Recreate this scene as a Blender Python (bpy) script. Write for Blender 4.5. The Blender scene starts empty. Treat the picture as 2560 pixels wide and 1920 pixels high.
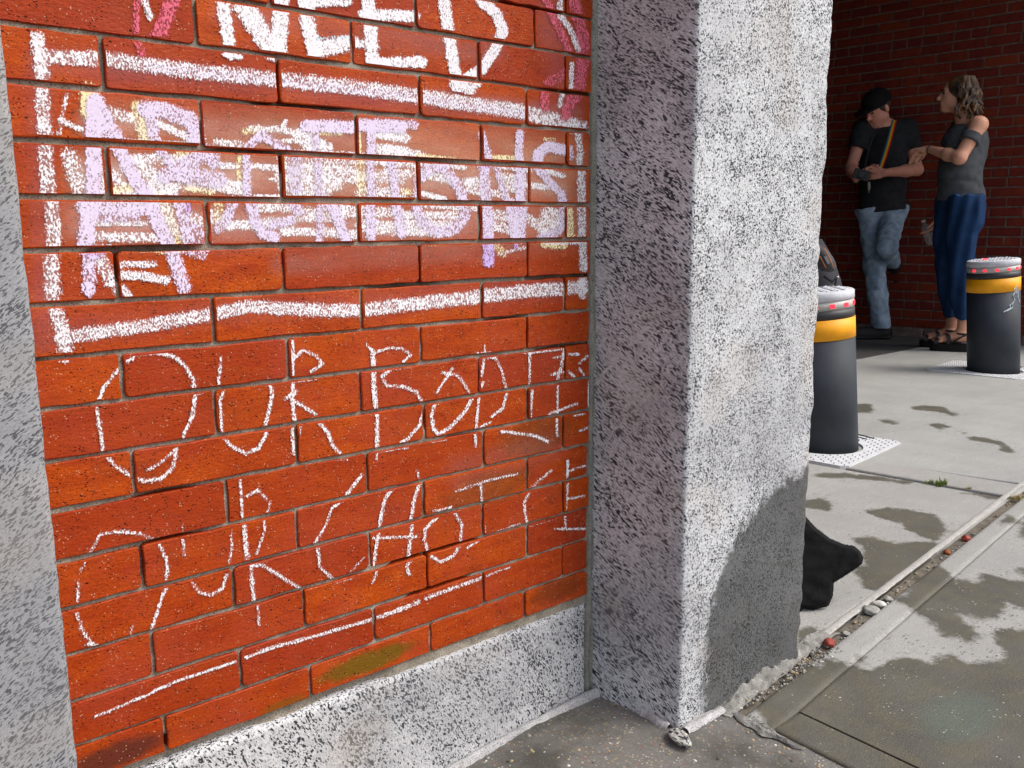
import bpy, bmesh, math, random
import numpy as np
from mathutils import Vector, Matrix, noise as mnoise

D = bpy.data
sc = bpy.context.scene
COL = sc.collection
R = math.radians
random.seed(7)
rng = np.random.default_rng(7)

# ------------------------------------------------------------------ camera
YAW, PITCH, ROLL, FL = 0.690959, 0.176188, -0.007796, 1.099597
CAM = np.array([-0.012305, -1.03014, 0.815151])
FW = np.array([math.sin(YAW) * math.cos(PITCH), math.cos(YAW) * math.cos(PITCH), -math.sin(PITCH)])
RT = np.array([math.cos(YAW), -math.sin(YAW), 0.0])
UP = np.cross(RT, FW)
_c, _s = math.cos(ROLL), math.sin(ROLL)
RT, UP = _c * RT + _s * UP, -_s * RT + _c * UP
cam_d = D.cameras.new('camera')
cam = D.objects.new('camera', cam_d)
COL.objects.link(cam)
cam.matrix_world = Matrix(((RT[0], UP[0], -FW[0], CAM[0]), (RT[1], UP[1], -FW[1], CAM[1]),
                           (RT[2], UP[2], -FW[2], CAM[2]), (0, 0, 0, 1)))
cam_d.sensor_width = 36.0
cam_d.lens = FL * 2000 / 2560 * 36.0
cam_d.clip_start = 0.02
cam_d.clip_end = 600
sc.camera = cam

# ------------------------------------------------------------------ light
world = D.worlds.new('World')
sc.world = world
world.use_nodes = True
wn = world.node_tree
for n in list(wn.nodes):
    wn.nodes.remove(n)
SUN_EL, SUN_AZ = R(50), R(140)      # azimuth measured clockwise from +y
sky = wn.nodes.new('ShaderNodeTexSky')
sky.sky_type = 'NISHITA'
sky.sun_disc = False
sky.sun_elevation = SUN_EL
sky.sun_rotation = SUN_AZ
sky.air_density = 1.0
sky.dust_density = 4.0
sky.ozone_density = 1.0
bg = wn.nodes.new('ShaderNodeBackground')
bg.inputs[1].default_value = 0.136
out = wn.nodes.new('ShaderNodeOutputWorld')
hs = wn.nodes.new('ShaderNodeHueSaturation')
hs.inputs['Saturation'].default_value = 0.62
wn.links.new(sky.outputs[0], hs.inputs['Color'])
wn.links.new(hs.outputs[0], bg.inputs[0])
wn.links.new(bg.outputs[0], out.inputs[0])
sun_d = D.lights.new('sun', 'SUN')
sun_d.energy = 1.12
sun_d.angle = R(28)
sun_d.color = (1.0, 0.96, 0.9)
sun = D.objects.new('sun', sun_d)
COL.objects.link(sun)
sdir = Vector((math.sin(SUN_AZ) * math.cos(SUN_EL), math.cos(SUN_AZ) * math.cos(SUN_EL), math.sin(SUN_EL)))
sun.rotation_euler = sdir.to_track_quat('Z', 'Y').to_euler()
sun.location = (4, -6, 8)

vs = sc.view_settings
vs.view_transform = 'Standard'
vs.look = 'None'
vs.exposure = 0.75
vs.gamma = 1.0
vs.use_curve_mapping = False
sc.render.engine = 'CYCLES'
sc.cycles.max_bounces = 6
sc.cycles.transparent_max_bounces = 12

# ------------------------------------------------------------------ measuring helpers
def ray(px, py):
    return FW + RT * (px - 1280) / (FL * 2000) - UP * (py - 960) / (FL * 2000)
def hit(px, py, n, o):
    d = ray(px, py)
    n = np.array(n, float)
    return CAM + d * ((np.array(o, float) - CAM) @ n / (d @ n))
def WP(px, py, y=0.0):
    return hit(px, py, (0, 1, 0), (0, y, 0))
def GP(px, py, z=0.0):
    return hit(px, py, (0, 0, 1), (0, 0, z))
def to_px(P):
    d = P - CAM
    w = d @ FW
    return np.stack([1280 + FL * 2000 * (d @ RT) / w, 960 - FL * 2000 * (d @ UP) / w], -1)

# ------------------------------------------------------------------ object helpers
def tag(o, label=None, cat=None, group=None, kind=None):
    if label: o['label'] = label
    if cat: o['category'] = cat
    if group: o['group'] = group
    if kind: o['kind'] = kind
    return o
def empty(name, loc, label, cat, group=None):
    o = D.objects.new(name, None)
    o.empty_display_size = 0.1
    COL.objects.link(o)
    o.location = loc
    return tag(o, label, cat, group)
def link_mesh(name, me, mat, parent=None, smooth=False, mats=None):
    """mesh data is in world coordinates; shifted so that it sits right under its parent"""
    o = D.objects.new(name, me)
    COL.objects.link(o)
    if parent is not None:
        off = world_loc(parent)
        me.transform(Matrix.Translation(-off))
        o.parent = parent
    if mats:
        for m in mats: me.materials.append(m)
    elif mat is not None:
        me.materials.append(mat)
    if smooth:
        me.polygons.foreach_set('use_smooth', [True] * len(me.polygons))
    return o
def world_loc(o):
    v = Vector((0, 0, 0))
    while o is not None:
        v = v + Vector(o.location)
        o = o.parent
    return v
def py_mesh(name, V, F, mat, parent=None, smooth=False, mats=None, mi=None):
    me = D.meshes.new(name)
    me.from_pydata([tuple(map(float, v)) for v in V], [], F)
    if mi is not None:
        me.polygons.foreach_set('material_index', mi)
    me.update()
    return link_mesh(name, me, mat, parent, smooth, mats)
def bm_mesh(name, bm, mat, parent=None, smooth=False, mats=None):
    me = D.meshes.new(name)
    bmesh.ops.recalc_face_normals(bm, faces=bm.faces)
    bm.to_mesh(me)
    bm.free()
    return link_mesh(name, me, mat, parent, smooth, mats)
def box(bm, x0, x1, y0, y1, z0, z1, bevel=0.0, seg=1):
    r = bmesh.ops.create_cube(bm, size=1.0)
    vv = r['verts']
    for v in vv:
        v.co = Vector(((x0 + x1) / 2 + v.co.x * (x1 - x0), (y0 + y1) / 2 + v.co.y * (y1 - y0), (z0 + z1) / 2 + v.co.z * (z1 - z0)))
    if bevel:
        es = list({e for v in vv for e in v.link_edges})
        bmesh.ops.bevel(bm, geom=es, offset=bevel, segments=seg, profile=0.6, affect='EDGES')
def lathe(bm, prof, n=48, M=None, cap=True):
    rings = []
    for (r, z) in prof:
        ring = []
        for i in range(n):
            a = 2 * math.pi * i / n
            p = Vector((r * math.cos(a), r * math.sin(a), z))
            ring.append(bm.verts.new(M @ p if M else p))
        rings.append(ring)
    for a, b in zip(rings, rings[1:]):
        for i in range(n):
            bm.faces.new((a[i], a[(i + 1) % n], b[(i + 1) % n], b[i]))
    if cap:
        bm.faces.new(rings[0][::-1])
        bm.faces.new(rings[-1])
def tube(bm, pts, rad, n=8):
    pts = [Vector(p) for p in pts]
    if not hasattr(rad, '__len__'): rad = [rad] * len(pts)
    rings = []
    for i, p in enumerate(pts):
        t = (pts[min(i + 1, len(pts) - 1)] - pts[max(i - 1, 0)]).normalized()
        a = t.cross(Vector((0, 0, 1)))
        if a.length < 1e-3: a = t.cross(Vector((1, 0, 0)))
        a.normalize()
        b = t.cross(a)
        rings.append([bm.verts.new(p + (a * math.cos(2 * math.pi * k / n) + b * math.sin(2 * math.pi * k / n)) * rad[i]) for k in range(n)])
    for A, B in zip(rings, rings[1:]):
        for k in range(n):
            bm.faces.new((A[k], A[(k + 1) % n], B[(k + 1) % n], B[k]))
    bm.faces.new(rings[0][::-1])
    bm.faces.new(rings[-1])
def nz(x, y, z=0.0):
    return mnoise.noise(Vector((x, y, z)))

# ------------------------------------------------------------------ material helpers
class NT:
    def __init__(s, name):
        s.m = D.materials.new(name)
        s.m.use_nodes = True
        s.t = s.m.node_tree
        for n in list(s.t.nodes): s.t.nodes.remove(n)
        s.out = s.t.nodes.new('ShaderNodeOutputMaterial')
        s.b = s.t.nodes.new('ShaderNodeBsdfPrincipled')
        s.t.links.new(s.b.outputs[0], s.out.inputs[0])
        s._pos = None
    def n(s, ty, **k):
        x = s.t.nodes.new(ty)
        for a, v in k.items(): setattr(x, a, v)
        return x
    def l(s, a, b): s.t.links.new(a, b)
    def pos(s):
        if s._pos is None: s._pos = s.n('ShaderNodeNewGeometry').outputs['Position']
        return s._pos
    def obj(s): return s.n('ShaderNodeTexCoord').outputs['Object']
    def mapp(s, v, scale=(1, 1, 1), rot=(0, 0, 0), loc=(0, 0, 0)):
        m = s.n('ShaderNodeMapping')
        m.inputs['Scale'].default_value = scale
        m.inputs['Rotation'].default_value = rot
        m.inputs['Location'].default_value = loc
        s.l(v, m.inputs[0])
        return m.outputs[0]
    def noise(s, v, scale, det=2.0, rough=0.5, dist=0.0):
        x = s.n('ShaderNodeTexNoise')
        x.inputs['Scale'].default_value = scale
        x.inputs['Detail'].default_value = det
        x.inputs['Roughness'].default_value = rough
        x.inputs['Distortion'].default_value = dist
        s.l(v, x.inputs['Vector'])
        return x.outputs['Fac']
    def vor(s, v, scale, outp='Distance', rand=1.0):
        x = s.n('ShaderNodeTexVoronoi')
        x.inputs['Scale'].default_value = scale
        x.inputs['Randomness'].default_value = rand
        s.l(v, x.inputs['Vector'])
        return x.outputs[outp]
    def ramp(s, f, a, b, va=0.0, vb=1.0, smooth=False):
        x = s.n('ShaderNodeMapRange')
        x.interpolation_type = 'SMOOTHSTEP' if smooth else 'LINEAR'
        x.clamp = True
        s.l(f, x.inputs[0])
        for i, v in enumerate((a, b, va, vb)):
            x.inputs[1 + i].default_value = v
        return x.outputs[0]
    def math(s, op, a, b=None):
        x = s.n('ShaderNodeMath', operation=op)
        for i, v in enumerate((a, b)):
            if v is None: continue
            if isinstance(v, (int, float)): x.inputs[i].default_value = v
            else: s.l(v, x.inputs[i])
        return x.outputs[0]
    def mix(s, f, a, b, blend='MIX'):
        x = s.n('ShaderNodeMix', data_type='RGBA', blend_type=blend)
        for sock, v in ((x.inputs[0], f), (x.inputs[6], a), (x.inputs[7], b)):
            if isinstance(v, (int, float)): sock.default_value = v
            elif isinstance(v, tuple): sock.default_value = (v[0], v[1], v[2], 1.0)
            else: s.l(v, sock)
        return x.outputs[2]
    def attr(s, name):
        x = s.n('ShaderNodeAttribute')
        x.attribute_name = name
        return x
    def base(s, v):
        if isinstance(v, tuple): s.b.inputs['Base Color'].default_value = (v[0], v[1], v[2], 1)
        else: s.l(v, s.b.inputs['Base Color'])
    def rough(s, v):
        if isinstance(v, (int, float)): s.b.inputs['Roughness'].default_value = v
        else: s.l(v, s.b.inputs['Roughness'])
    def bump(s, h, strength=0.5, dist=0.002):
        x = s.n('ShaderNodeBump')
        x.inputs['Strength'].default_value = strength
        x.inputs['Distance'].default_value = dist
        s.l(h, x.inputs['Height'])
        s.l(x.outputs[0], s.b.inputs['Normal'])

def pits(t):
    """dark pits of the pressed brick: 0 where there is a pit, 1 elsewhere"""
    v = t.mapp(t.pos(), scale=(1, 1, 1.5))
    d1 = t.vor(v, 240)
    sel = t.noise(t.pos(), 60, 2)
    a = t.math('ADD', d1, t.ramp(sel, 0.40, 0.56, 0.30, 0.0))
    p1 = t.ramp(a, 0.17, 0.28)
    d2 = t.vor(t.mapp(t.pos(), scale=(1, 1, 1.6), loc=(3, 1, 2)), 60)
    sel2 = t.noise(t.pos(), 17, 1)
    b = t.math('ADD', d2, t.ramp(sel2, 0.44, 0.58, 0.35, 0.0))
    p2 = t.ramp(b, 0.06, 0.13)
    return t.math('MINIMUM', p1, p2)

def mat_brick():
    t = NT('pressed_red_brick')
    info = t.n('ShaderNodeObjectInfo')
    rnd = info.outputs['Random']
    p = t.pos()
    streak = t.noise(t.mapp(p, scale=(0.6, 1, 2.2)), 22, 4, 0.6)
    base = t.mix(t.ramp(streak, 0.3, 0.7), (0.37, 0.038, 0.002), (0.60, 0.100, 0.003))
    base = t.mix(t.ramp(rnd, 0.0, 1.0, 0.0, 0.75), base, (0.31, 0.028, 0.007))
    fine = t.noise(p, 500, 2)
    base = t.mix(t.ramp(fine, 0.38, 0.62, 0.45, 0.0), base, (0.17, 0.018, 0.005))
    # chalk-rubbed pinkish film
    hz = t.attr('haze').outputs['Fac']
    cloud = t.noise(p, 9, 3, 0.6)
    film = t.math('MULTIPLY', t.ramp(cloud, 0.46, 0.68), 0.45)
    base = t.mix(film, base, (0.36, 0.050, 0.028))
    dirt = t.noise(t.mapp(p, loc=(3, 1, 8)), 14, 5, 0.7)
    base = t.mix(t.ramp(dirt, 0.5, 0.75, 0.0, 0.5), base, (0.20, 0.030, 0.006))
    # olive staining low on the wall; the remaining ovals only darken the brick
    def spot(cx, cz, rx, rz):
        sx = t.n('ShaderNodeSeparateXYZ'); t.l(p, sx.inputs[0])
        dx = t.math('DIVIDE', t.math('SUBTRACT', sx.outputs[0], cx), rx)
        dz = t.math('DIVIDE', t.math('SUBTRACT', sx.outputs[2], cz), rz)
        q = t.math('ADD', t.math('MULTIPLY', dx, dx), t.math('MULTIPLY', dz, dz))
        q = t.math('ADD', q, t.ramp(t.noise(p, 40, 3), 0.3, 0.7, -0.25, 0.25))
        return t.ramp(q, 0.25, 1.15, 1.0, 0.0, True)
    for (px, py, rx, rz, k, col) in ((918, 1655, .085, .018, 0.85, (0.13, 0.085, 0.006)), (715, 1765, .04, .013, 0.6, (0.18, 0.08, 0.006)),
                                     (1395, 1475, .07, .022, 0.55, (0.12, 0.03, 0.006)), (1225, 1220, .10, .03, 0.45, (0.12, 0.05, 0.012)),
                                     (300, 1885, .06, .02, 0.8, (0.07, 0.022, 0.015)), (1340, 1090, .09, .035, 0.5, (0.12, 0.045, 0.010))):
        c = WP(px, py)
        base = t.mix(t.math('MULTIPLY', spot(c[0], c[2], rx, rz), k), base, col)
    # pale grit
    g = t.vor(t.mapp(p, loc=(5, 5, 5), rot=(.3, .5, .2)), 250)
    gs = t.math('ADD', g, t.ramp(t.noise(p, 70, 1), 0.42, 0.58, 0.3, 0.0))
    base = t.mix(t.ramp(gs, 0.14, 0.25, 0.7, 0.0), base, (0.55, 0.33, 0.22))
    pt = pits(t)
    base = t.mix(pt, (0.035, 0.008, 0.004), base)
    t.base(base)
    t.rough(t.ramp(t.noise(p, 30, 3), 0.3, 0.7, 0.36, 0.58))
    t.b.inputs['Specular IOR Level'].default_value = 0.13
    h = t.math('ADD', t.math('MULTIPLY', pt, 1.0), t.math('MULTIPLY', t.noise(t.mapp(p, scale=(.7, 1, 1.6)), 180, 4, 0.65), 0.8))
    t.bump(h, 0.75, 0.0018)
    return t.m

def mat_mortar(name='mortar', c1=(0.19, 0.16, 0.12), c2=(0.40, 0.35, 0.28)):
    t = NT(name)
    p = t.pos()
    n1 = t.noise(p, 35, 4, 0.6)
    n2 = t.noise(p, 520, 2)
    c = t.mix(t.ramp(n1, 0.3, 0.7), c1, c2)
    c = t.mix(t.ramp(n2, 0.52, 0.62, 0.0, 0.6), c, (0.05, 0.045, 0.04))
    t.base(c)
    t.rough(0.95)
    t.bump(n2, 0.7, 0.002)
    return t.m

def mat_granite(name, rot=(0, 0, 0), stretch=(1.0, 0.34, 1.0), tint=(1, 1, 1), wet=False, sc_=1.0, light=(0.62, 0.63, 0.65), dark=(0.026, 0.028, 0.034), bands=0.42):
    t = NT(name)
    p = t.pos()
    # warp a little so that the grain does not run perfectly straight
    q = t.mapp(p, rot=rot)
    wv = t.n('ShaderNodeTexNoise'); wv.inputs['Scale'].default_value = 9.0; t.l(p, wv.inputs['Vector'])
    vm = t.n('ShaderNodeVectorMath', operation='MULTIPLY_ADD')
    vm.inputs[1].default_value = (0.02, 0.02, 0.02)
    t.l(wv.outputs['Color'], vm.inputs[0]); t.l(q, vm.inputs[2])
    q = t.mapp(vm.outputs[0], scale=tuple(s * sc_ for s in stretch))
    vm_out = t.mapp(vm.outputs[0], scale=stretch)
    f1 = t.noise(q, 330, 2, 0.55)
    big = t.noise(t.mapp(q, loc=(1, 2, 3)), 16, 4, 0.6)     # bands of mica
    wide = t.noise(t.mapp(p, loc=(7, 3, 5)), 5.5, 3, 0.55)   # broad clouds
    def crystals(vec, scale):
        x = t.n('ShaderNodeTexVoronoi'); x.inputs['Scale'].default_value = scale
        t.l(vec, x.inputs['Vector'])
        sp = t.n('ShaderNodeSeparateColor'); t.l(x.outputs['Color'], sp.inputs[0])
        return sp.outputs
    A1 = crystals(vm_out, 390 * sc_)
    A2 = crystals(t.mapp(vm_out, loc=(3, 5, 7), scale=(1, 1, 1)), 620 * sc_)
    L = tuple(light[i] * tint[i] for i in range(3))
    G_ = tuple((0.34, 0.345, 0.36)[i] * tint[i] for i in range(3))
    c = t.mix(A1[1], tuple(v * .86 for v in L), tuple(min(.92, v * 1.12) for v in L))
    c = t.mix(t.ramp(t.math('SUBTRACT', A2[0], t.ramp(wide, .35, .68, .22, .58)), -.04, .04, 0.75, 0.0), c, G_)
    c = t.mix(t.ramp(t.math('SUBTRACT', A1[0], t.ramp(big, .36, .66, .07, .30)), -.02, .02, 1.0, 0.0), c, dark)
    c = t.mix(t.ramp(t.math('SUBTRACT', A2[1], t.ramp(big, .36, .66, .03, .22)), -.02, .02, 0.9, 0.0), c, dark)
    c = t.mix(t.ramp(wide, 0.42, 0.68, 0.0, bands * .8), c, (0.19, 0.19, 0.205))
    warm = t.noise(p, 6, 2)
    c = t.mix(t.ramp(warm, 0.52, 0.70, 0.0, 0.30), c, (0.42, 0.36, 0.30))
    r = t.ramp(f1, 0.3, 0.7, 0.55, 0.8)
    if wet:
        w = t.attr('wet').outputs['Fac']
        ww = t.math('ADD', w, t.ramp(t.noise(p, 45, 4, 0.6), 0.3, 0.7, -0.018, 0.018))
        k = t.ramp(ww, -0.016, 0.012, 0.0, 1.0, True)
        c = t.mix(t.math('MULTIPLY', k, 0.97), c, t.mix(0.84, c, (0.024, 0.025, 0.024)))
        r = t.math('SUBTRACT', r, t.math('MULTIPLY', k, 0.25))
    t.base(c)
    t.rough(r)
    t.b.inputs['Specular IOR Level'].default_value = 0.35
    h = t.math('ADD', t.noise(p, 300, 3, 0.7), t.math('MULTIPLY', t.noise(p, 60, 2), .4))
    t.bump(h, 0.5, 0.0012)
    return t.m

def mat_concrete(name, dry=(0.42, 0.41, 0.39), wetc=(0.138, 0.130, 0.106), agg=0.5, peb=False):
    t = NT(name)
    p = t.pos()
    n1 = t.noise(p, 3.5, 5, 0.6)
    n2 = t.noise(t.mapp(p, rot=(0, 0, 0.1), scale=(1, 4, 1)), 12, 4, 0.6)
    f = t.noise(p, 330, 3, .7)
    c = t.mix(t.ramp(n1, 0.3, 0.7), tuple(v * 0.84 for v in dry), tuple(v * 1.08 for v in dry))
    c = t.mix(t.ramp(n2, 0.35, 0.75, 0.0, 0.28), c, tuple(v * 0.7 for v in dry))
    c = t.mix(t.ramp(f, 0.35, 0.65, 0.0, agg), c, tuple(v * 0.35 for v in dry))
    w = t.attr('wet').outputs['Fac']
    ww = t.math('ADD', w, t.ramp(t.noise(p, 14, 6, 0.65), 0.25, 0.75, -0.022, 0.022))
    ww = t.math('ADD', ww, t.ramp(t.noise(p, 70, 3, 0.6), 0.3, 0.7, -0.006, 0.006))
    k = t.ramp(ww, -0.009, 0.007, 0.0, 1.0, False)
    dv = t.vor(t.mapp(p, scale=(1, 2.0, 1)), 55)
    drop = t.math('MULTIPLY', t.ramp(dv, 0.20, 0.32, 1.0, 0.0), t.ramp(w, -0.075, -0.01, 0.0, 1.0))
    drop = t.math('MULTIPLY', drop, t.ramp(t.noise(p, 18, 2), 0.46, 0.56, 0.0, 0.8))
    k = t.math('MAXIMUM', k, drop)
    nw = t.noise(p, 6, 4, 0.6)
    wc = t.mix(t.ramp(nw, 0.35, 0.65), wetc, tuple(v * 0.70 for v in wetc))
    wc = t.mix(t.ramp(t.noise(p, 19, 5, .65), 0.45, 0.75, 0.0, 0.55), wc, (wetc[0] * 1.25, wetc[1] * 1.1, wetc[2] * .7))
    wc = t.mix(t.ramp(f, 0.35, 0.65, 0.0, agg), wc, tuple(v * 0.4 for v in wetc))
    # faint green smear of washed chalk
    ce = GP(2400, 1790)
    sx = t.n('ShaderNodeSeparateXYZ'); t.l(p, sx.inputs[0])
    dx = t.math('DIVIDE', t.math('SUBTRACT', sx.outputs[0], float(ce[0])), 0.11)
    dy = t.math('DIVIDE', t.math('SUBTRACT', sx.outputs[1], float(ce[1])), 0.06)
    q = t.math('ADD', t.math('MULTIPLY', dx, dx), t.math('MULTIPLY', dy, dy))
    wc = t.mix(t.ramp(q, 0.1, 1.3, 0.38, 0.0, True), wc, (0.08, 0.13, 0.11))
    c = t.mix(k, c, wc)
    # mineral speckles
    for (s, lo, hi, col, amt, off) in ((120, .13, .20, (0.60, 0.58, 0.50), .75, 1.0), (85, .09, .14, (0.03, 0.03, 0.03), .8, 3.0), (30, .05, .08, (0.55, 0.53, 0.46), .7, 7.0)):
        d = t.vor(t.mapp(p, loc=(off, off, 0)), s)
        dd = t.math('ADD', d, t.ramp(t.noise(p, 23, 2), 0.45, 0.62, 0.25, 0.0))
        c = t.mix(t.ramp(dd, lo, hi, amt, 0.0), c, col)
    if peb:
        v = t.n('ShaderNodeTexVoronoi'); v.inputs['Scale'].default_value = 135; t.l(p, v.inputs['Vector'])
        cr = t.n('ShaderNodeSeparateColor'); t.l(v.outputs['Color'], cr.inputs[0])
        pc = t.mix(cr.outputs[0], (0.34, 0.25, 0.11), (0.36, 0.35, 0.29))
        pc = t.mix(t.ramp(cr.outputs[1], 0.80, 0.86), pc, (0.30, 0.09, 0.03))
        sel = t.math('MULTIPLY', t.ramp(v.outputs['Distance'], 0.22, 0.30, 1.0, 0.0), t.ramp(cr.outputs[2], 0.40, 0.44))
        c = t.mix(t.math('MULTIPLY', sel, 0.85), c, pc)
        dk = t.noise(t.mapp(p, loc=(2.3, 0, 0)), 7, 5, 0.6)
        c = t.mix(t.ramp(dk, 0.48, 0.66, 0.0, 0.7), c, (0.04, 0.038, 0.028))
    t.base(c)
    t.rough(t.ramp(k, 0, 1, 0.88, 0.55))
    t.b.inputs['Specular IOR Level'].default_value = 0.3
    t.bump(t.math('ADD', f, t.math('MULTIPLY', n2, 0.8)), 0.8, 0.002)
    return t.m

def mat_plain(name, col, rough=0.6, spec=0.4, metal=0.0, nscale=None, namt=0.25, bump=0.0, bscale=None):
    t = NT(name)
    if nscale:
        n = t.noise(t.obj(), nscale, 4, 0.6)
        t.base(t.mix(t.ramp(n, 0.3, 0.7), tuple(c * (1 - namt) for c in col), tuple(min(1, c * (1 + namt)) for c in col)))
    else:
        t.base(col)
    t.rough(rough)
    t.b.inputs['Specular IOR Level'].default_value = spec
    t.b.inputs['Metallic'].default_value = metal
    if bump:
        t.bump(t.noise(t.obj(), bscale or 200, 3), bump, 0.003)
    return t.m

def mat_chalk():
    t = NT('chalk')
    p = t.pos()
    d = t.attr('dens').outputs['Fac']
    col = t.attr('tone').outputs['Color']
    # grainy deposit: chalk only catches on the high points of the brick face
    n = t.noise(t.mapp(p, rot=(0, 0.5, 0), scale=(1.25, 1, 0.8)), 400, 3, 0.6)
    n2 = t.noise(p, 95, 4, 0.65)
    g = t.math('ADD', t.ramp(n, 0.36, 0.64, 0.02, 0.98), t.ramp(n2, 0.3, 0.7, -0.24, 0.24))
    a = t.math('SUBTRACT', d, g)
    a = t.ramp(a, -0.16, 0.14, 0.0, 0.95)
    # a dusty veil between the grains
    v = t.math('MULTIPLY', t.ramp(d, 0.15, 1.0, 0.0, 0.42), t.ramp(t.noise(p, 40, 3), 0.3, 0.7, 0.6, 1.2))
    a = t.math('MAXIMUM', a, v)
    a = t.math('MULTIPLY', a, t.ramp(pits(t), 0, 1, 0.15, 1.0))
    tr = t.n('ShaderNodeBsdfTransparent')
    t.base(t.mix(t.ramp(n, 0.3, 0.75), col, t.mix(0.3, col, (0.30, 0.10, 0.07))))
    t.rough(1.0)
    t.b.inputs['Specular IOR Level'].default_value = 0.05
    mx = t.n('ShaderNodeMixShader')
    t.l(a, mx.inputs[0]); t.l(tr.outputs[0], mx.inputs[1]); t.l(t.b.outputs[0], mx.inputs[2])
    t.l(mx.outputs[0], t.out.inputs[0])
    return t.m

def mat_film():
    """rubbed chalk dust: a thin even veil"""
    t = NT('rubbed_chalk_dust')
    p = t.pos()
    d = t.attr('dens').outputs['Fac']
    n = t.noise(t.mapp(p, scale=(0.7, 1, 1.8)), 16, 4, 0.6)
    a = t.math('MULTIPLY', d, t.ramp(n, 0.25, 0.7, 0.35, 1.0))
    a = t.math('MULTIPLY', a, t.ramp(t.noise(p, 400, 2), 0.3, 0.7, 0.7, 1.0))
    tr = t.n('ShaderNodeBsdfTransparent')
    t.base(t.attr('tone').outputs['Color'])
    t.rough(1.0)
    mx = t.n('ShaderNodeMixShader')
    t.l(a, mx.inputs[0]); t.l(tr.outputs[0], mx.inputs[1]); t.l(t.b.outputs[0], mx.inputs[2])
    t.l(mx.outputs[0], t.out.inputs[0])
    return t.m

M_BRICK = mat_brick()
M_MORTAR = mat_mortar()
M_MORTAR_G = mat_mortar('grey_mortar', (0.20, 0.195, 0.165), (0.34, 0.33, 0.29))
M_FILLET = mat_mortar('pale_fillet', (0.36, 0.35, 0.35), (0.56, 0.55, 0.55))
M_GR_SIDE = mat_granite('pillar_granite', rot=(R(-32), 0, 0), stretch=(1.1, 0.34, 1.25), wet=True, tint=(1, 1, 1))
M_GR_LEFT = mat_granite('left_pillar_granite', rot=(0, R(35), 0), stretch=(0.40, 1.0, 1.25), light=(0.30, 0.30, 0.31), sc_=1.5, dark=(0.06, 0.062, 0.07), bands=.4)
M_GR_BASE = mat_granite('plinth_granite', rot=(0, R(30), 0), stretch=(1.0, 1.0, 0.45), light=(0.59, 0.59, 0.60), sc_=1.25)

# ------------------------------------------------------------------ the near wall
WALL_Z = [1.0196, 0.9636, 0.9073, 0.8509, 0.7954, 0.7385, 0.6812, 0.6273, 0.5694, 0.5143, 0.4552, 0.3999, 0.3446, 0.2879, 0.2330, 0.1842]
PXJ = {-3: [678 + 0, 1040, 1413], -2: [300, 690, 1038, 1316], -1: [488, 879, 1196, 1413],
       0: [254.7, 696, 1048, 1316], 1: [501.6, 890.5, 1201.6, 1415], 2: [268, 702, 1044, 1322], 3: [517, 894.4, 1197.7, 1413.5],
       4: [291.6, 707.6, 1048, 1318], 5: [532.7, 904, 1204.7, 1411.6], 6: [305, 719, 1051.9, 1318], 7: [538.5, 900, 1195.7, 1413.5],
       8: [332.4, 740.7, 1061.6, 1320], 9: [567, 918, 1209, 1407.7], 10: [353.8, 742.6, 1059, 1318], 11: [583, 923.6, 1207, 1408],
       12: [383, 760, 1068.6, 1318], 13: [601, 935, 1209, 1405.7], 14: [414, 776, 1077, 1311]}
X_LEFT, X_RIGHT = 0.105, 1.007
rows = []     # (ztop, zbot, joints)
odd_fix = {}
for k in range(-22, 15):
    if k >= 0: zt, zb = WALL_Z[k], WALL_Z[k + 1]
    else: zt, zb = 1.0196 - 0.0562 * k, 1.0196 - 0.0562 * (k + 1)
    if k in PXJ and k >= -1:
        zc = (zt + zb) / 2
        js = []
        for px in PXJ[k]:
            # walk along the row until the column matches
            X = np.linspace(0.05, 1.1, 600)
            pp = to_px(np.stack([X, 0 * X, 0 * X + zc], -1))
            js.append(float(np.interp(px, pp[:, 0], X)))
    else:
        j0 = [0.279, 0.476, 0.682, 0.886] if k % 2 == 0 else [0.381, 0.584, 0.790, 0.951]
        js = [x + random.uniform(-.004, .004) for x in j0]
    rows.append((zt, zb, js))

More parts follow.
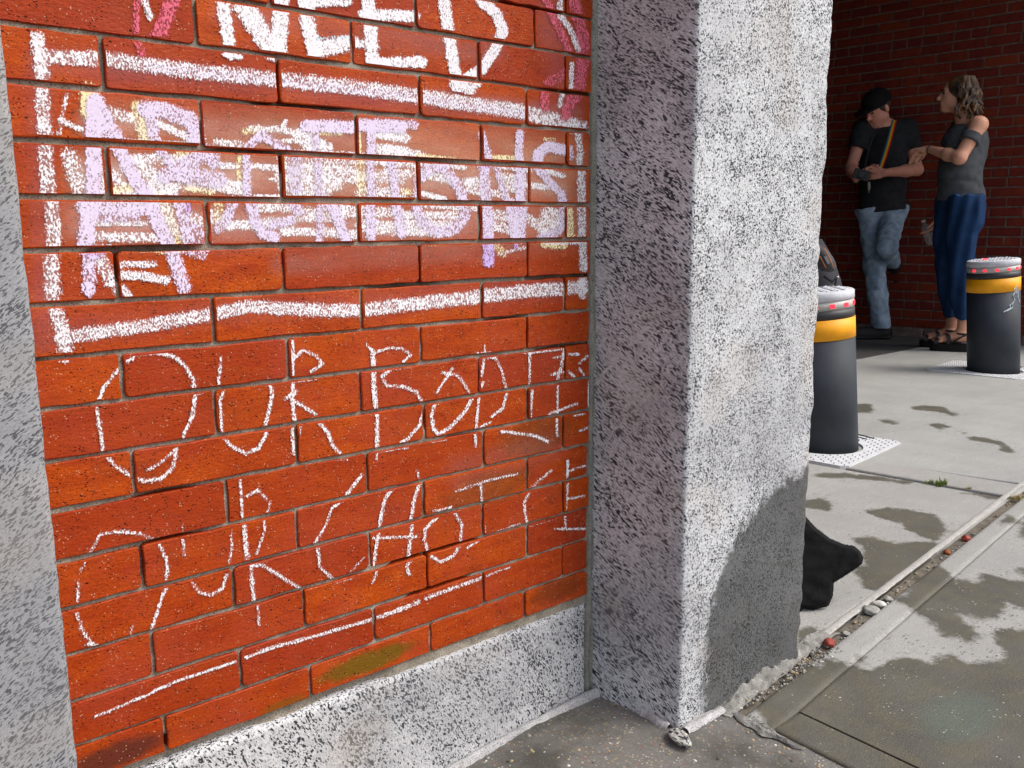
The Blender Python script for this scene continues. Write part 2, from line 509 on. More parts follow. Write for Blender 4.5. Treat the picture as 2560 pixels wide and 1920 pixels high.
wall = empty('brick_wall', (0.6, 0.0, 0.18), 'near wall of orange-red pressed bricks covered in chalk writing between two granite pillars', 'brick wall')
brick_rects = []
def brick_obj(x0, x1, z0, z1, proud, parent, mat, name='brick', depth=0.06):
    cx, cz, hx, hz = (x0 + x1) / 2, (z0 + z1) / 2, (x1 - x0) / 2, (z1 - z0) / 2
    rc = random.uniform(.0018, .0045)
    pts = []
    for (sx, sz) in ((1, -1), (1, 1), (-1, 1), (-1, -1)):
        rr = rc * random.uniform(0.6, 1.9)
        a0 = {(1, -1): -90, (1, 1): 0, (-1, 1): 90, (-1, -1): 180}[(sx, sz)]
        for a in (0, 45, 90):
            pts.append((cx + sx * (hx - rr) + rr * math.cos(R(a0 + a)), cz + sz * (hz - rr) + rr * math.sin(R(a0 + a))))
        # a slightly wandering edge up to the next corner
    full = []
    n = len(pts)
    for i in range(n):
        a, b = pts[i], pts[(i + 1) % n]
        full.append(a)
        L = math.hypot(b[0] - a[0], b[1] - a[1])
        m = 6 if L > 0.08 else (2 if L > 0.03 else 0)
        for q in range(m):
            f = (q + 1) / (m + 1)
            j = random.uniform(-.0013, .0006)
            dx, dz = (b[0] - a[0]) / L, (b[1] - a[1]) / L
            full.append((a[0] + dx * L * f + dz * j, a[1] + dz * L * f - dx * j))
    n = len(full)
    V, F = [], []
    b1, b2 = random.uniform(.0007, .0015), random.uniform(.0007, .0013)
    tx, tz = random.uniform(-.004, .004), random.uniform(-.012, .012)
    for ring, (ins, yy) in enumerate(((b1, -proud), (0.0, -proud + b2), (0.0, depth))):
        for (x, z) in full:
            lx, lz = x - cx, z - cz
            V.append((cx + lx * (1 - ins / hx), yy + (tx * lx + tz * lz if ring < 2 else 0), cz + lz * (1 - ins / hz)))
    F.append(list(range(n)))
    for rg in range(2):
        for i in range(n):
            j = (i + 1) % n
            F.append((rg * n + i, rg * n + n + i, rg * n + n + j, rg * n + j))
    o = py_mesh(name, V, F, mat, parent)
    return o
for (zt, zb, js) in rows:
    xs = [X_LEFT] + js + [X_RIGHT + random.uniform(-.003, .002)]
    for a, b in zip(xs, xs[1:]):
        g, gz = random.uniform(.0012, .0022), random.uniform(.0016, .0028)
        proud = random.uniform(-.0008, .0016)
        x0, x1 = a + (g if a != X_LEFT else 0), b - g
        z1, z0 = zt - gz - random.uniform(0, .0006), zb + gz - random.uniform(0, .0006)
        brick_obj(x0, x1, z0, z1, proud, wall, M_BRICK)
        brick_rects.append((x0 + .0012, x1 - .0012, z0 + .0010, z1 - .0010, proud))

def grid_mesh(name, us, vs_, fn, mat, parent=None, smooth=True, attrs=None, back=None):
    nu, nv = len(us), len(vs_)
    V = [fn(u, v) for v in vs_ for u in us]
    F = [(j * nu + i, j * nu + i + 1, (j + 1) * nu + i + 1, (j + 1) * nu + i) for j in range(nv - 1) for i in range(nu - 1)]
    return py_mesh(name, V, F, mat, parent, smooth)

# joint mortar, tooled unevenly and washed out in places
def mort(x, z):
    d = 0.0040 + 0.0022 * nz(x * 30, z * 30, 1) + 0.0012 * nz(x * 140, z * 140, 3)
    gap = nz(x * 5, z * 14, 7)
    if gap > 0.28: d += 0.012 * min(1, (gap - 0.28) * 8)
    return (x, max(0.001, d), z)
xs_ = list(np.arange(0.10, 1.012, 0.0055))
zs_ = list(np.arange(0.170, 1.36, 0.0030))
o = grid_mesh('joint_mortar', xs_, zs_, mort, M_MORTAR, wall)
bm = bmesh.new(); box(bm, 0.10, 1.012, 0.004, 0.07, 1.362, 2.26)
bm_mesh('joint_mortar', bm, M_MORTAR, wall)
bm = bmesh.new(); box(bm, 0.06, 1.40, 0.058, 0.30, 0.0, 2.26)
bm_mesh('backing', bm, M_MORTAR, wall)

# ------------------------------------------------------------------ granite
def stone_block(name, x0, x1, y0, y1, z0, z1, mat, label, cat, step=0.012, amp=0.0022, rnd=0.006, wetpoly=None, seed=0.0, parent=None, rough_right=1.0, splay=0.0):
    """a rough-hawn block: a rounded rectangular prism swept up in z, its outline wandering"""
    pts = []
    def side(a, b, n):
        for i in range(n):
            f = i / n
            pts.append((a[0] + (b[0] - a[0]) * f, a[1] + (b[1] - a[1]) * f))
    r = rnd
    nx, ny = max(4, int((x1 - x0) / step)), max(4, int((y1 - y0) / step))
    cor = []
    for (cx, cy, a0) in ((x1 - r, y0 + r, -90), (x1 - r, y1 - r, 0), (x0 + r, y1 - r, 90), (x0 + r, y0 + r, 180)):
        cor.append([(cx + r * math.cos(R(a0 + a)), cy + r * math.sin(R(a0 + a))) for a in (0, 30, 60, 90)])
    for i in range(4):
        pts += cor[i][:-1]
        side(cor[i][-1], cor[(i + 1) % 4][0], ny if i % 2 == 0 else nx)
    n = len(pts)
    cx, cy = (x0 + x1) / 2, (y0 + y1) / 2
    zz = list(np.arange(z0, z1 + 1e-6, step))
    V = []
    for z in zz:
        for (x, y) in pts:
            ex = 1 if abs(x - x1) < .02 or abs(x - x0) < .02 else 0
            ey = 1 if abs(y - y0) < .02 or abs(y - y1) < .02 else 0
            e = amp * (0.6 * nz(x * 9 + seed, y * 9, z * 9) + 0.5 * nz(x * 34 + seed, y * 34, z * 34))
            k = 1.0
            if ex and ey:
                k = 1.0
                e += -abs(amp * 0.9 * nz(seed + 3, 5.0, z * 22)) * 1.3
                if x > cx: e += rough_right * amp * (1.4 * nz(7.0 + seed, 1.0, z * 11) + 0.9 * nz(7.0 + seed, 2.0, z * 45))
            dx, dy = (1 if x > cx else -1) * ex, (1 if y > cy else -1) * ey
            if not ex and not ey: dx, dy = 0, 0
            V.append((x + dx * e * k, y + dy * e * k, z))
    F = []
    for j in range(len(zz) - 1):
        for i in range(n):
            k = (i + 1) % n
            F.append((j * n + i, j * n + k, (j + 1) * n + k, (j + 1) * n + i))
    F.append(list(range(n))[::-1]); F.append([(len(zz) - 1) * n + i for i in range(n)])
    me = D.meshes.new(name)
    me.from_pydata(V, [], F); me.update()
    me.polygons.foreach_set('use_smooth', [True] * len(me.polygons))
    if wetpoly is not None:
        A = np.array(V)
        d = poly_sdf(A[:, [0, 2]], [wetpoly])
        d = np.where(A[:, 1] < y0 + 0.02, d, -1.0)
        at = me.attributes.new('wet', 'FLOAT', 'POINT'); at.data.foreach_set('value', d)
    if splay:
        for v in me.vertices:
            if v.co.x < cx: v.co.x -= splay * max(0.0, min(1.5, (v.co.y - y0) / .177))
    o = link_mesh(name, me, mat, parent)
    tag(o, label, cat)
    return o
def poly_sdf(P, polys):
    """signed distance (positive inside) to the union of polygons"""
    best = np.full(len(P), -9.0)
    for poly in polys:
        Q = np.array(poly)
        n = len(Q)
        dmin = np.full(len(P), 9.0)
        ins = np.zeros(len(P), bool)
        for i in range(n):
            a, b = Q[i], Q[(i + 1) % n]
            ab = b - a
            t = np.clip(((P - a) @ ab) / (ab @ ab + 1e-12), 0, 1)
            dd = np.linalg.norm(P - a - t[:, None] * ab, axis=1)
            dmin = np.minimum(dmin, dd)
            c = ((a[1] > P[:, 1]) != (b[1] > P[:, 1]))
            with np.errstate(divide='ignore', invalid='ignore'):
                xx = (b[0] - a[0]) * (P[:, 1] - a[1]) / (b[1] - a[1] + 1e-15) + a[0]
            ins ^= c & (P[:, 0] < xx)
        best = np.maximum(best, np.where(ins, dmin, -dmin))
    return best

PX0, PX1, PY = 1.045, 1.397, -0.1773
wp = [(1765, 1860), (1757, 1740), (1765, 1620), (1790, 1470), (1830, 1360), (1890, 1270), (1950, 1215), (2020, 1170), (2060, 1140), (2060, 1850)]
wetp = [(lambda q: (q[0], q[2]))(WP(a, b, PY)) for a, b in wp]
stone_block('granite_pillar', PX0, PX1, PY, 0.28, -0.02, 2.26, M_GR_SIDE,
            'tall speckled grey granite pillar with a dark wet stain at its lower right', 'pillar', step=0.012, wetpoly=wetp, splay=0.029)
stone_block('granite_pillar', -0.62, 0.1535, PY, 0.06, -0.30, 2.26, M_GR_LEFT,
            'grey granite pillar at the left edge of the photo beside the chalked bricks', 'pillar', step=0.010, seed=5.0, rough_right=0.15, amp=.0013)
# plinth stone under the bricks
V, F = [], []
stone_block('granite_plinth', 0.06, 1.002, -0.0015, 0.06, -0.12, 0.1795, M_GR_BASE,
            'pale granite plinth stone under the lowest row of red bricks', 'plinth stone', step=0.010, amp=0.0012, seed=9.0, rough_right=0.2)
# lintel above the frame, resting on the pillars
bm = bmesh.new(); box(bm, -0.62, 1.40, -0.19, 0.30, 2.262, 2.70, 0.006)
tag(bm_mesh('granite_lintel', bm, M_GR_LEFT), 'granite lintel laid over the brick wall and its pillars above the frame', 'lintel')

# vertical joint between bricks and pillar
zz = list(np.arange(-0.01, 2.26, 0.008))
uu = [0.0, 0.1, 0.25, 0.4, 0.47, 0.5, 0.53, 0.65, 0.8, 0.92, 1.0]
def vj(u, z):
    w0 = 1.0065 if z > 0.185 else 1.003
    x = w0 + u * (PX0 - .022 - w0) + (0.0015 * nz(z * 30, u * 3, 2))
    y = -0.0005 - 0.005 * u + 0.0018 * nz(x * 60, z * 40, 4)
    crack = 0.5 + 0.25 * nz(z * 9, 3, 3)
    if z < 0.75 and abs(u - crack) < 0.035: y += 0.006
    if u == 0.0: y = 0.006
    return (x, y, z)
joint = grid_mesh('mortar_joint', uu, zz, vj, M_MORTAR_G)
tag(joint, 'vertical grey cracked mortar joint between red bricks and the granite pillar', 'mortar joint')

# ------------------------------------------------------------------ chalk
ZO = {'A': (80, 80, .3255), 'B': (100, 220, .208), 'C': (540, 260, .208), 'D': (960, 280, .2351), 'E': (80, 420, .217),
      'F': (180, 840, .3255), 'G': (860, 820, .2803), 'H': (180, 1140, .5877), 'P': (0, 0, 1.0)}
THN = (0.93, 0.91, 0.94)
WHT, LIL, YEL, PNK, VIO = (0.93, 0.92, 0.97), (0.82, 0.73, 0.95), (0.95, 0.84, 0.50), (0.78, 0.16, 0.24), (0.66, 0.50, 0.92)
def S(z, col, w, dens, *pts):
    ox, oy, k = ZO[z]
    if col is THN: w, dens = w * .74, dens * .77
    elif dens < .9: dens = dens * .86
    else: dens = dens * .93
    return (col, w, dens, [(ox + x * k, oy + y * k) for x, y in pts])
frame = [
    S('P', WHT, 36, .62, (93, 96), (103, 161), (106, 275), (111, 347), (116, 422), (122, 480), (129, 503), (135, 614)),
    S('P', WHT, 18, .9, (93, 98), (100, 190)),
    S('P', WHT, 38, .62, (127, 634), (131, 745), (136, 770), (148, 809), (159, 844), (163, 888)),
    S('P', WHT, 36, .66, (112, 142), (259, 148), (373, 165), (503, 181), (698, 200), (875, 218), (1046, 241), (1147, 257), (1318, 282), (1450, 319)),
    S('P', LIL, 24, .30, (373, 170), (698, 203), (1046, 245), (1318, 288)),
    S('P', WHT, 17, .74, (1442, 334), (1447, 381), (1444, 414)), S('P', WHT, 20, .74, (1452, 424), (1453, 503), (1454, 593), (1456, 672)),
    S('P', WHT, 20, .8, (1454, 692), (1454, 739)),
    S('P', WHT, 32, .68, (148, 845), (233, 832), (389, 809), (529, 785), (622, 766), (700, 770), (817, 776), (902, 776), (1011, 762), (1089, 754), (1202, 741), (1322, 727), (1408, 721), (1462, 716)),
]
need = [
    S('P', WHT, 30, .97, (551, -20), (574, 126), (578, 134)), S('P', WHT, 46, .97, (604, 8), (682, 130)), S('P', WHT, 40, .95, (704, -20), (694, 132)),
    S('P', WHT, 34, .97, (761, -20), (766, 51), (787, 140)), S('P', WHT, 24, .95, (757, 8), (868, 3)), S('P', WHT, 38, .97, (785, 126), (876, 107)), S('P', WHT, 20, .85, (876, 100), (903, 112)),
    S('P', WHT, 32, .97, (918, -20), (923, 51), (931, 160)), S('P', WHT, 28, .97, (908, 36), (1033, 41)), S('P', WHT, 26, .97, (927, 158), (1055, 155)),
    S('P', WHT, 28, .97, (1104, -20), (1122, 95), (1140, 198)), S('P', WHT, 26, .95, (1190, -20), (1205, 8), (1238, 34), (1255, 77), (1238, 119), (1204, 172), (1162, 198)),
    S('P', WHT, 30, .85, (1135, 208), (1185, 208)), S('P', WHT, 26, .7, (1140, 220), (1175, 228)), S('P', (.55, .75, .85), 10, .5, (790, 98), (870, 92)),
    S('P', WHT, 14, .9, (560, 137), (598, 144)), S('P', WHT, 10, .9, (677, 146), (690, 146)),
]
pink_l = [S('P', PNK, 18, .62, (342, -10), (338, 82)), S('P', PNK, 38, .72, (434, -10), (395, 93)), S('P', PNK, 20, .5, (338, 101), (354, 135)), S('P', WHT, 16, .72, (358, -10), (375, 45))]
pink_r = [S('P', PNK, 18, .66, (1358, -10), (1422, 128)), S('P', PNK, 30, .72, (1426, -10), (1458, 97), (1455, 155), (1446, 220)), S('P', WHT, 14, .8, (1400, -10), (1396, 35), (1423, 70), (1443, 124)),
          S('P', PNK, 24, .5, (1369, 206), (1411, 183)), S('P', PNK, 20, .55, (1361, 230), (1361, 272)), S('P', PNK, 26, .65, (1439, 240), (1427, 250), (1411, 290)), S('P', WHT, 12, .7, (1427, 160), (1424, 230)), S('P', WHT, 14, .6, (1405, 232), (1398, 262))]
scrib = [  # white and pale yellow scribble behind the letters
    S('A', WHT, 14, .9, (210, 680), (380, 750)), S('A', WHT, 13, .45, (260, 490), (200, 820)), S('A', YEL, 46, .9, (440, 465), (435, 600)), S('A', WHT, 28, .62, (560, 600), (800, 680), (880, 800)),
    S('A', WHT, 18, .9, (960, 700), (1270, 850)), S('A', WHT, 9, .8, (700, 832), (1290, 862)), S('A', YEL, 30, .7, (800, 570), (870, 830)),
    S('B', WHT, 42, .6, (350, 830), (500, 1250)), S('B', WHT, 26, .6, (740, 1000), (760, 1280)), S('B', WHT, 26, .6, (850, 1000), (1000, 1200)), S('B', WHT, 26, .75, (1120, 850), (1700, 860)),
    S('B', WHT, 62, .72, (1100, 950), (1400, 1150)), S('B', WHT, 22, .85, (900, 1262), (1600, 1262)), S('B', YEL, 20, .7, (880, 1240), (1080, 1200)), S('B', WHT, 22, .7, (1500, 1170), (2212, 1200)),
    S('B', YEL, 16, .6, (1750, 1200), (2050, 1260)), S('B', YEL, 14, .5, (1650, 800), (1850, 760)),
    S('E', YEL, 22, .75, (700, 380), (1300, 400)), S('E', WHT, 18, .75, (1100, 385), (1500, 400)), S('E', WHT, 13, .8, (720, 640), (1300, 640)), S('E', WHT, 24, .68, (700, 785), (1400, 805)), S('E', YEL, 48, .58, (1450, 400), (1680, 880)),
    S('E', WHT, 40, .6, (1480, 420), (1600, 700)), S('E', WHT, 26, .62, (1800, 560), (2000, 620)), S('E', WHT, 14, .55, (550, 880), (930, 920)), S('A', WHT, 30, .62, (1360, 1400), (1500, 1480)),
    S('E', WHT, 34, .6, (780, 1030), (900, 1300)), S('E', WHT, 16, .8, (900, 1250), (980, 1450)), S('E', WHT, 16, .7, (1000, 1110), (1400, 1105)), S('E', WHT, 22, .82, (1000, 1230), (1250, 1240), (1540, 1295)),
    S('E', WHT, 18, .8, (1030, 1380), (1120, 1480)), S('E', YEL, 8, .6, (1100, 940), (1560, 975)),
    S('C', YEL, 18, .62, (350, 330), (500, 300)), S('C', WHT, 16, .7, (420, 290), (800, 310), (1000, 365)), S('C', WHT, 18, .62, (0, 460), (300, 490)), S('C', WHT, 11, .65, (800, 440), (1000, 450)),
    S('C', WHT, 40, .85, (1020, 390), (1120, 460), (1300, 540)), S('C', WHT, 12, .9, (835, 210), (805, 265)), S('C', YEL, 12, .6, (1200, 350), (1500, 360)), S('C', WHT, 26, .85, (1900, 355), (2212, 370)),
    S('C', WHT, 26, .7, (1900, 530), (2212, 570)), S('C', YEL, 10, .9, (1708, 360), (1720, 560)), S('C', WHT, 9, .7, (850, 560), (1650, 595)), S('C', WHT, 15, .85, (0, 735), (250, 745)), S('C', WHT, 15, .8, (430, 745), (740, 770)),
    S('C', WHT, 34, .88, (0, 960), (300, 1020)), S('C', YEL, 12, .6, (270, 650), (280, 900)), S('C', WHT, 8, .8, (640, 900), (750, 925)), S('C', WHT, 9, .85, (450, 1112), (770, 1100)),
    S('C', WHT, 30, .5, (800, 640), (1600, 690)), S('C', WHT, 46, .72, (800, 820), (1200, 820), (1620, 850)), S('C', WHT, 40, .7, (820, 980), (1420, 960)), S('C', WHT, 24, .7, (820, 1085), (1320, 1092)), S('C', YEL, 10, .7, (800, 640), (790, 760)),
    S('C', WHT, 28, .66, (1680, 660), (2212, 660)), S('C', WHT, 30, .68, (1680, 860), (2212, 890)), S('C', WHT, 34, .58, (1750, 1060), (2212, 1090)), S('C', YEL, 24, .5, (1720, 700), (1740, 1050)),
    S('C', WHT, 22, .85, (150, 1455), (450, 1455)), S('C', WHT, 24, .7, (500, 1240), (880, 1240)), S('C', WHT, 26, .74, (480, 1430), (900, 1425)), S('C', WHT, 36, .68, (1000, 1335), (1500, 1325)), S('C', WHT, 20, .8, (800, 1535), (1180, 1535)),
    S('C', WHT, 24, .75, (1300, 1540), (1700, 1570)), S('C', WHT, 30, .62, (1440, 1260), (1690, 1310)), S('C', WHT, 26, .68, (1750, 1290), (2212, 1310)), S('C', WHT, 34, .72, (1750, 1460), (2212, 1500)), S('C', WHT, 14, .6, (560, 1570), (720, 1620)), S('C', YEL, 26, .5, (20, 1200), (30, 1400)),
    S('D', WHT, 44, .72, (1750, 1090), (1850, 1150), (1720, 1210)), S('D', WHT, 22, .66, (1500, 1120), (1620, 1200), (1700, 1290)), S('D', YEL, 22, .72, (1960, 1050), (1980, 1330)), S('D', WHT, 14, .85, (1720, 625), (1900, 680)),
    S('D', WHT, 15, .8, (1500, 775), (1740, 805)), S('D', YEL, 16, .72, (1150, 490), (1390, 500)), S('D', WHT, 14, .65, (1200, 575), (1550, 620)), S('D', WHT, 28, .66, (1260, 705), (1400, 725)), S('D', WHT, 16, .65, (1240, 800), (1400, 820)),
    S('D', WHT, 16, .65, (1140, 850), (1300, 900)), S('D', WHT, 22, .8, (870, 745), (1040, 745)), S('D', WHT, 17, .72, (880, 825), (1040, 850), (1060, 920)), S('D', WHT, 14, .7, (920, 1015), (1000, 1045)), S('D', WHT, 26, .62, (1160, 1090), (1320, 1110)),
    S('D', WHT, 24, .64, (1160, 1210), (1330, 1250)), S('D', WHT, 16, .72, (370, 980), (800, 1015)), S('D', WHT, 20, .72, (170, 1095), (800, 1105)), S('D', WHT, 22, .78, (180, 1190), (700, 1200)), S('D', WHT, 18, .85, (200, 1275), (700, 1290)),
    S('D', WHT, 20, .72, (0, 545), (350, 560)), S('D', WHT, 18, .6, (0, 640), (350, 650)), S('D', WHT, 14, .7, (380, 540), (850, 590)), S('D', WHT, 24, .72, (400, 650), (720, 730)), S('D', WHT, 14, .9, (380, 862), (640, 925)), S('D', YEL, 16, .5, (150, 840), (350, 860)),
    S('D', WHT, 24, .8, (0, 245), (220, 280)), S('D', WHT, 22, .85, (0, 390), (200, 410), (400, 480)), S('D', YEL, 12, .75, (350, 465), (740, 505)), S('D', YEL, 22, .75, (1700, 1400), (1900, 1415)), S('D', WHT, 12, .8, (1720, 1385), (2050, 1385)), S('D', YEL, 22, .5, (1150, 1400), (1250, 1500)),
    S('D', WHT, 9, .5, (1200, 1520), (1480, 1440)), S('D', YEL, 9, .6, (420, 1400), (560, 1400)), S('D', YEL, 10, .5, (1700, 290), (1800, 290)),
]
letters = [  # lilac capitals drawn over it
    S('A', LIL, 44, .93, (485, 540), (470, 830)), S('B', LIL, 38, .97, (640, 720), (640, 1300)), S('E', LIL, 40, .9, (650, 380), (640, 620), (610, 900)), S('E', LIL, 34, .8, (660, 990), (650, 1400)), S('E', VIO, 24, .5, (640, 985), (780, 990)),
    S('A', LIL, 44, .85, (490, 560), (630, 830)), S('B', LIL, 32, .93, (930, 690), (1150, 1130), (1280, 1290)), S('E', LIL, 34, .9, (1330, 370), (1440, 600), (1550, 850)), S('E', LIL, 34, .85, (1600, 950), (1740, 1370)),
    S('E', LIL, 38, .85, (600, 430), (900, 470), (1350, 440)), S('E', LIL, 28, .6, (620, 560), (1180, 560)), S('A', LIL, 28, .8, (880, 590), (950, 860)), S('B', LIL, 20, .75, (1400, 700), (1480, 800), (1600, 960)),
    S('E', LIL, 30, .72, (1690, 380), (1800, 880)), S('A', LIL, 40, .86, (860, 590), (1000, 600), (1200, 670), (1250, 750), (1260, 830)), S('B', LIL, 40, .76, (1980, 790), (1700, 950), (1500, 1060)), S('B', LIL, 34, .65, (2050, 760), (2090, 900)),
    S('B', LIL, 40, .7, (1700, 1050), (2150, 1110)), S('E', LIL, 26, .6, (1760, 930), (1940, 1000)), S('E', LIL, 34, .6, (1850, 720), (2000, 880)), S('E', VIO, 18, .5, (1760, 390), (1790, 500)),
    S('C', LIL, 22, .85, (370, 530), (540, 370), (850, 560)), S('C', LIL, 20, .8, (360, 580), (370, 1100)), S('C', LIL, 26, .7, (200, 1160), (130, 1350), (30, 1500)), S('C', LIL, 28, .86, (400, 1180), (460, 1400), (560, 1550), (690, 1600)),
    S('C', LIL, 24, .8, (680, 1460), (900, 1390)), S('C', LIL, 26, .75, (900, 1180), (990, 1290)), S('C', LIL, 30, .95, (1080, 260), (1650, 285)), S('C', LIL, 32, .95, (1720, 260), (2212, 275)), S('D', LIL, 22, .65, (200, 130), (310, 140)),
    S('C', LIL, 20, .65, (1180, 330), (1200, 600), (1230, 1110)), S('C', LIL, 20, .7, (1250, 1160), (1230, 1650)), S('C', LIL, 26, .9, (1360, 1190), (1450, 1370), (1560, 1650)), S('C', LIL, 22, .85, (1850, 350), (1850, 600)),
    S('C', LIL, 20, .75, (1840, 640), (1860, 1120)), S('C', LIL, 24, .86, (1850, 1165), (1860, 1650)), S('C', LIL, 18, .6, (2120, 700), (2150, 1120)), S('C', LIL, 24, .86, (2150, 1165), (2210, 1450), (2230, 1560)), S('C', LIL, 34, .5, (950, 640), (950, 1000)),
    S('D', LIL, 20, .7, (60, 560), (120, 900)), S('D', LIL, 12, .65, (330, 700), (320, 900)), S('D', LIL, 24, .76, (400, 700), (440, 610), (620, 590), (740, 720), (810, 850), (830, 945)), S('D', LIL, 26, .72, (860, 970), (850, 1130), (750, 1250), (560, 1290), (400, 1180), (320, 960)),
    S('D', LIL, 18, .82, (1025, 230), (1070, 380), (1110, 515)), S('D', LIL, 26, .78, (1050, 550), (1080, 930)), S('D', VIO, 20, .7, (1030, 550), (1130, 560)), S('D', LIL, 28, .86, (1080, 960), (1100, 1350)), S('D', VIO, 28, .85, (1100, 1380), (1100, 1500), (1090, 1590)),
    S('D', LIL, 18, .66, (1180, 580), (1240, 740), (1290, 920)), S('D', LIL, 26, .86, (1330, 970), (1390, 1340)), S('D', LIL, 20, .86, (1435, 230), (1420, 400), (1435, 545)), S('D', LIL, 24, .9, (1440, 560), (1440, 910)), S('D', LIL, 30, .84, (1450, 965), (1430, 1340)),
    S('D', LIL, 26, .93, (1620, 530), (1630, 440), (1740, 370), (1930, 410)), S('D', LIL, 20, .85, (1620, 600), (1760, 750), (1880, 870), (1900, 960)), S('D', LIL, 22, .72, (1890, 980), (1910, 1200), (1780, 1310), (1650, 1340)), S('D', LIL, 16, .5, (1960, 380), (1970, 480)),
    S('D', VIO, 14, .35, (1380, 1390), (1400, 1460)),
]
film = [
    S('P', (.92, .80, .84), 64, .42, (230, 430), (1380, 455)), S('P', (.92, .80, .84), 60, .40, (210, 555), (1150, 560)), S('P', (.90, .76, .78), 40, .34, (220, 300), (1000, 350)),  # rubbed dust under the lettering
    S('P', (.74, .40, .26), 120, .62, (260, 320), (1400, 400)), S('P', (.74, .42, .28), 110, .66, (220, 440), (1400, 455)), S('P', (.72, .38, .28), 110, .60, (200, 550), (1420, 560)),
    S('P', (.50, .26, .24), 36, .45, (1090, 240), (1440, 285)), S('P', (.55, .20, .22), 60, .32, (100, 140), (110, 850)), S('P', (.50, .20, .22), 60, .3, (110, 150), (1400, 290)), S('P', (.5, .16, .17), 60, .28, (160, 830), (560, 780), (1400, 720)),
    S('P', (.55, .22, .25), 70, .3, (1370, 30), (1420, 260)), S('P', (.6, .3, .28), 60, .28, (560, 30), (1230, 130)), S('P', (.55, .3, .25), 50, .3, (700, 660), (1300, 620)), S('P', (.4, .2, .18), 70, .25, (1150, 1180), (1360, 1120)),
]
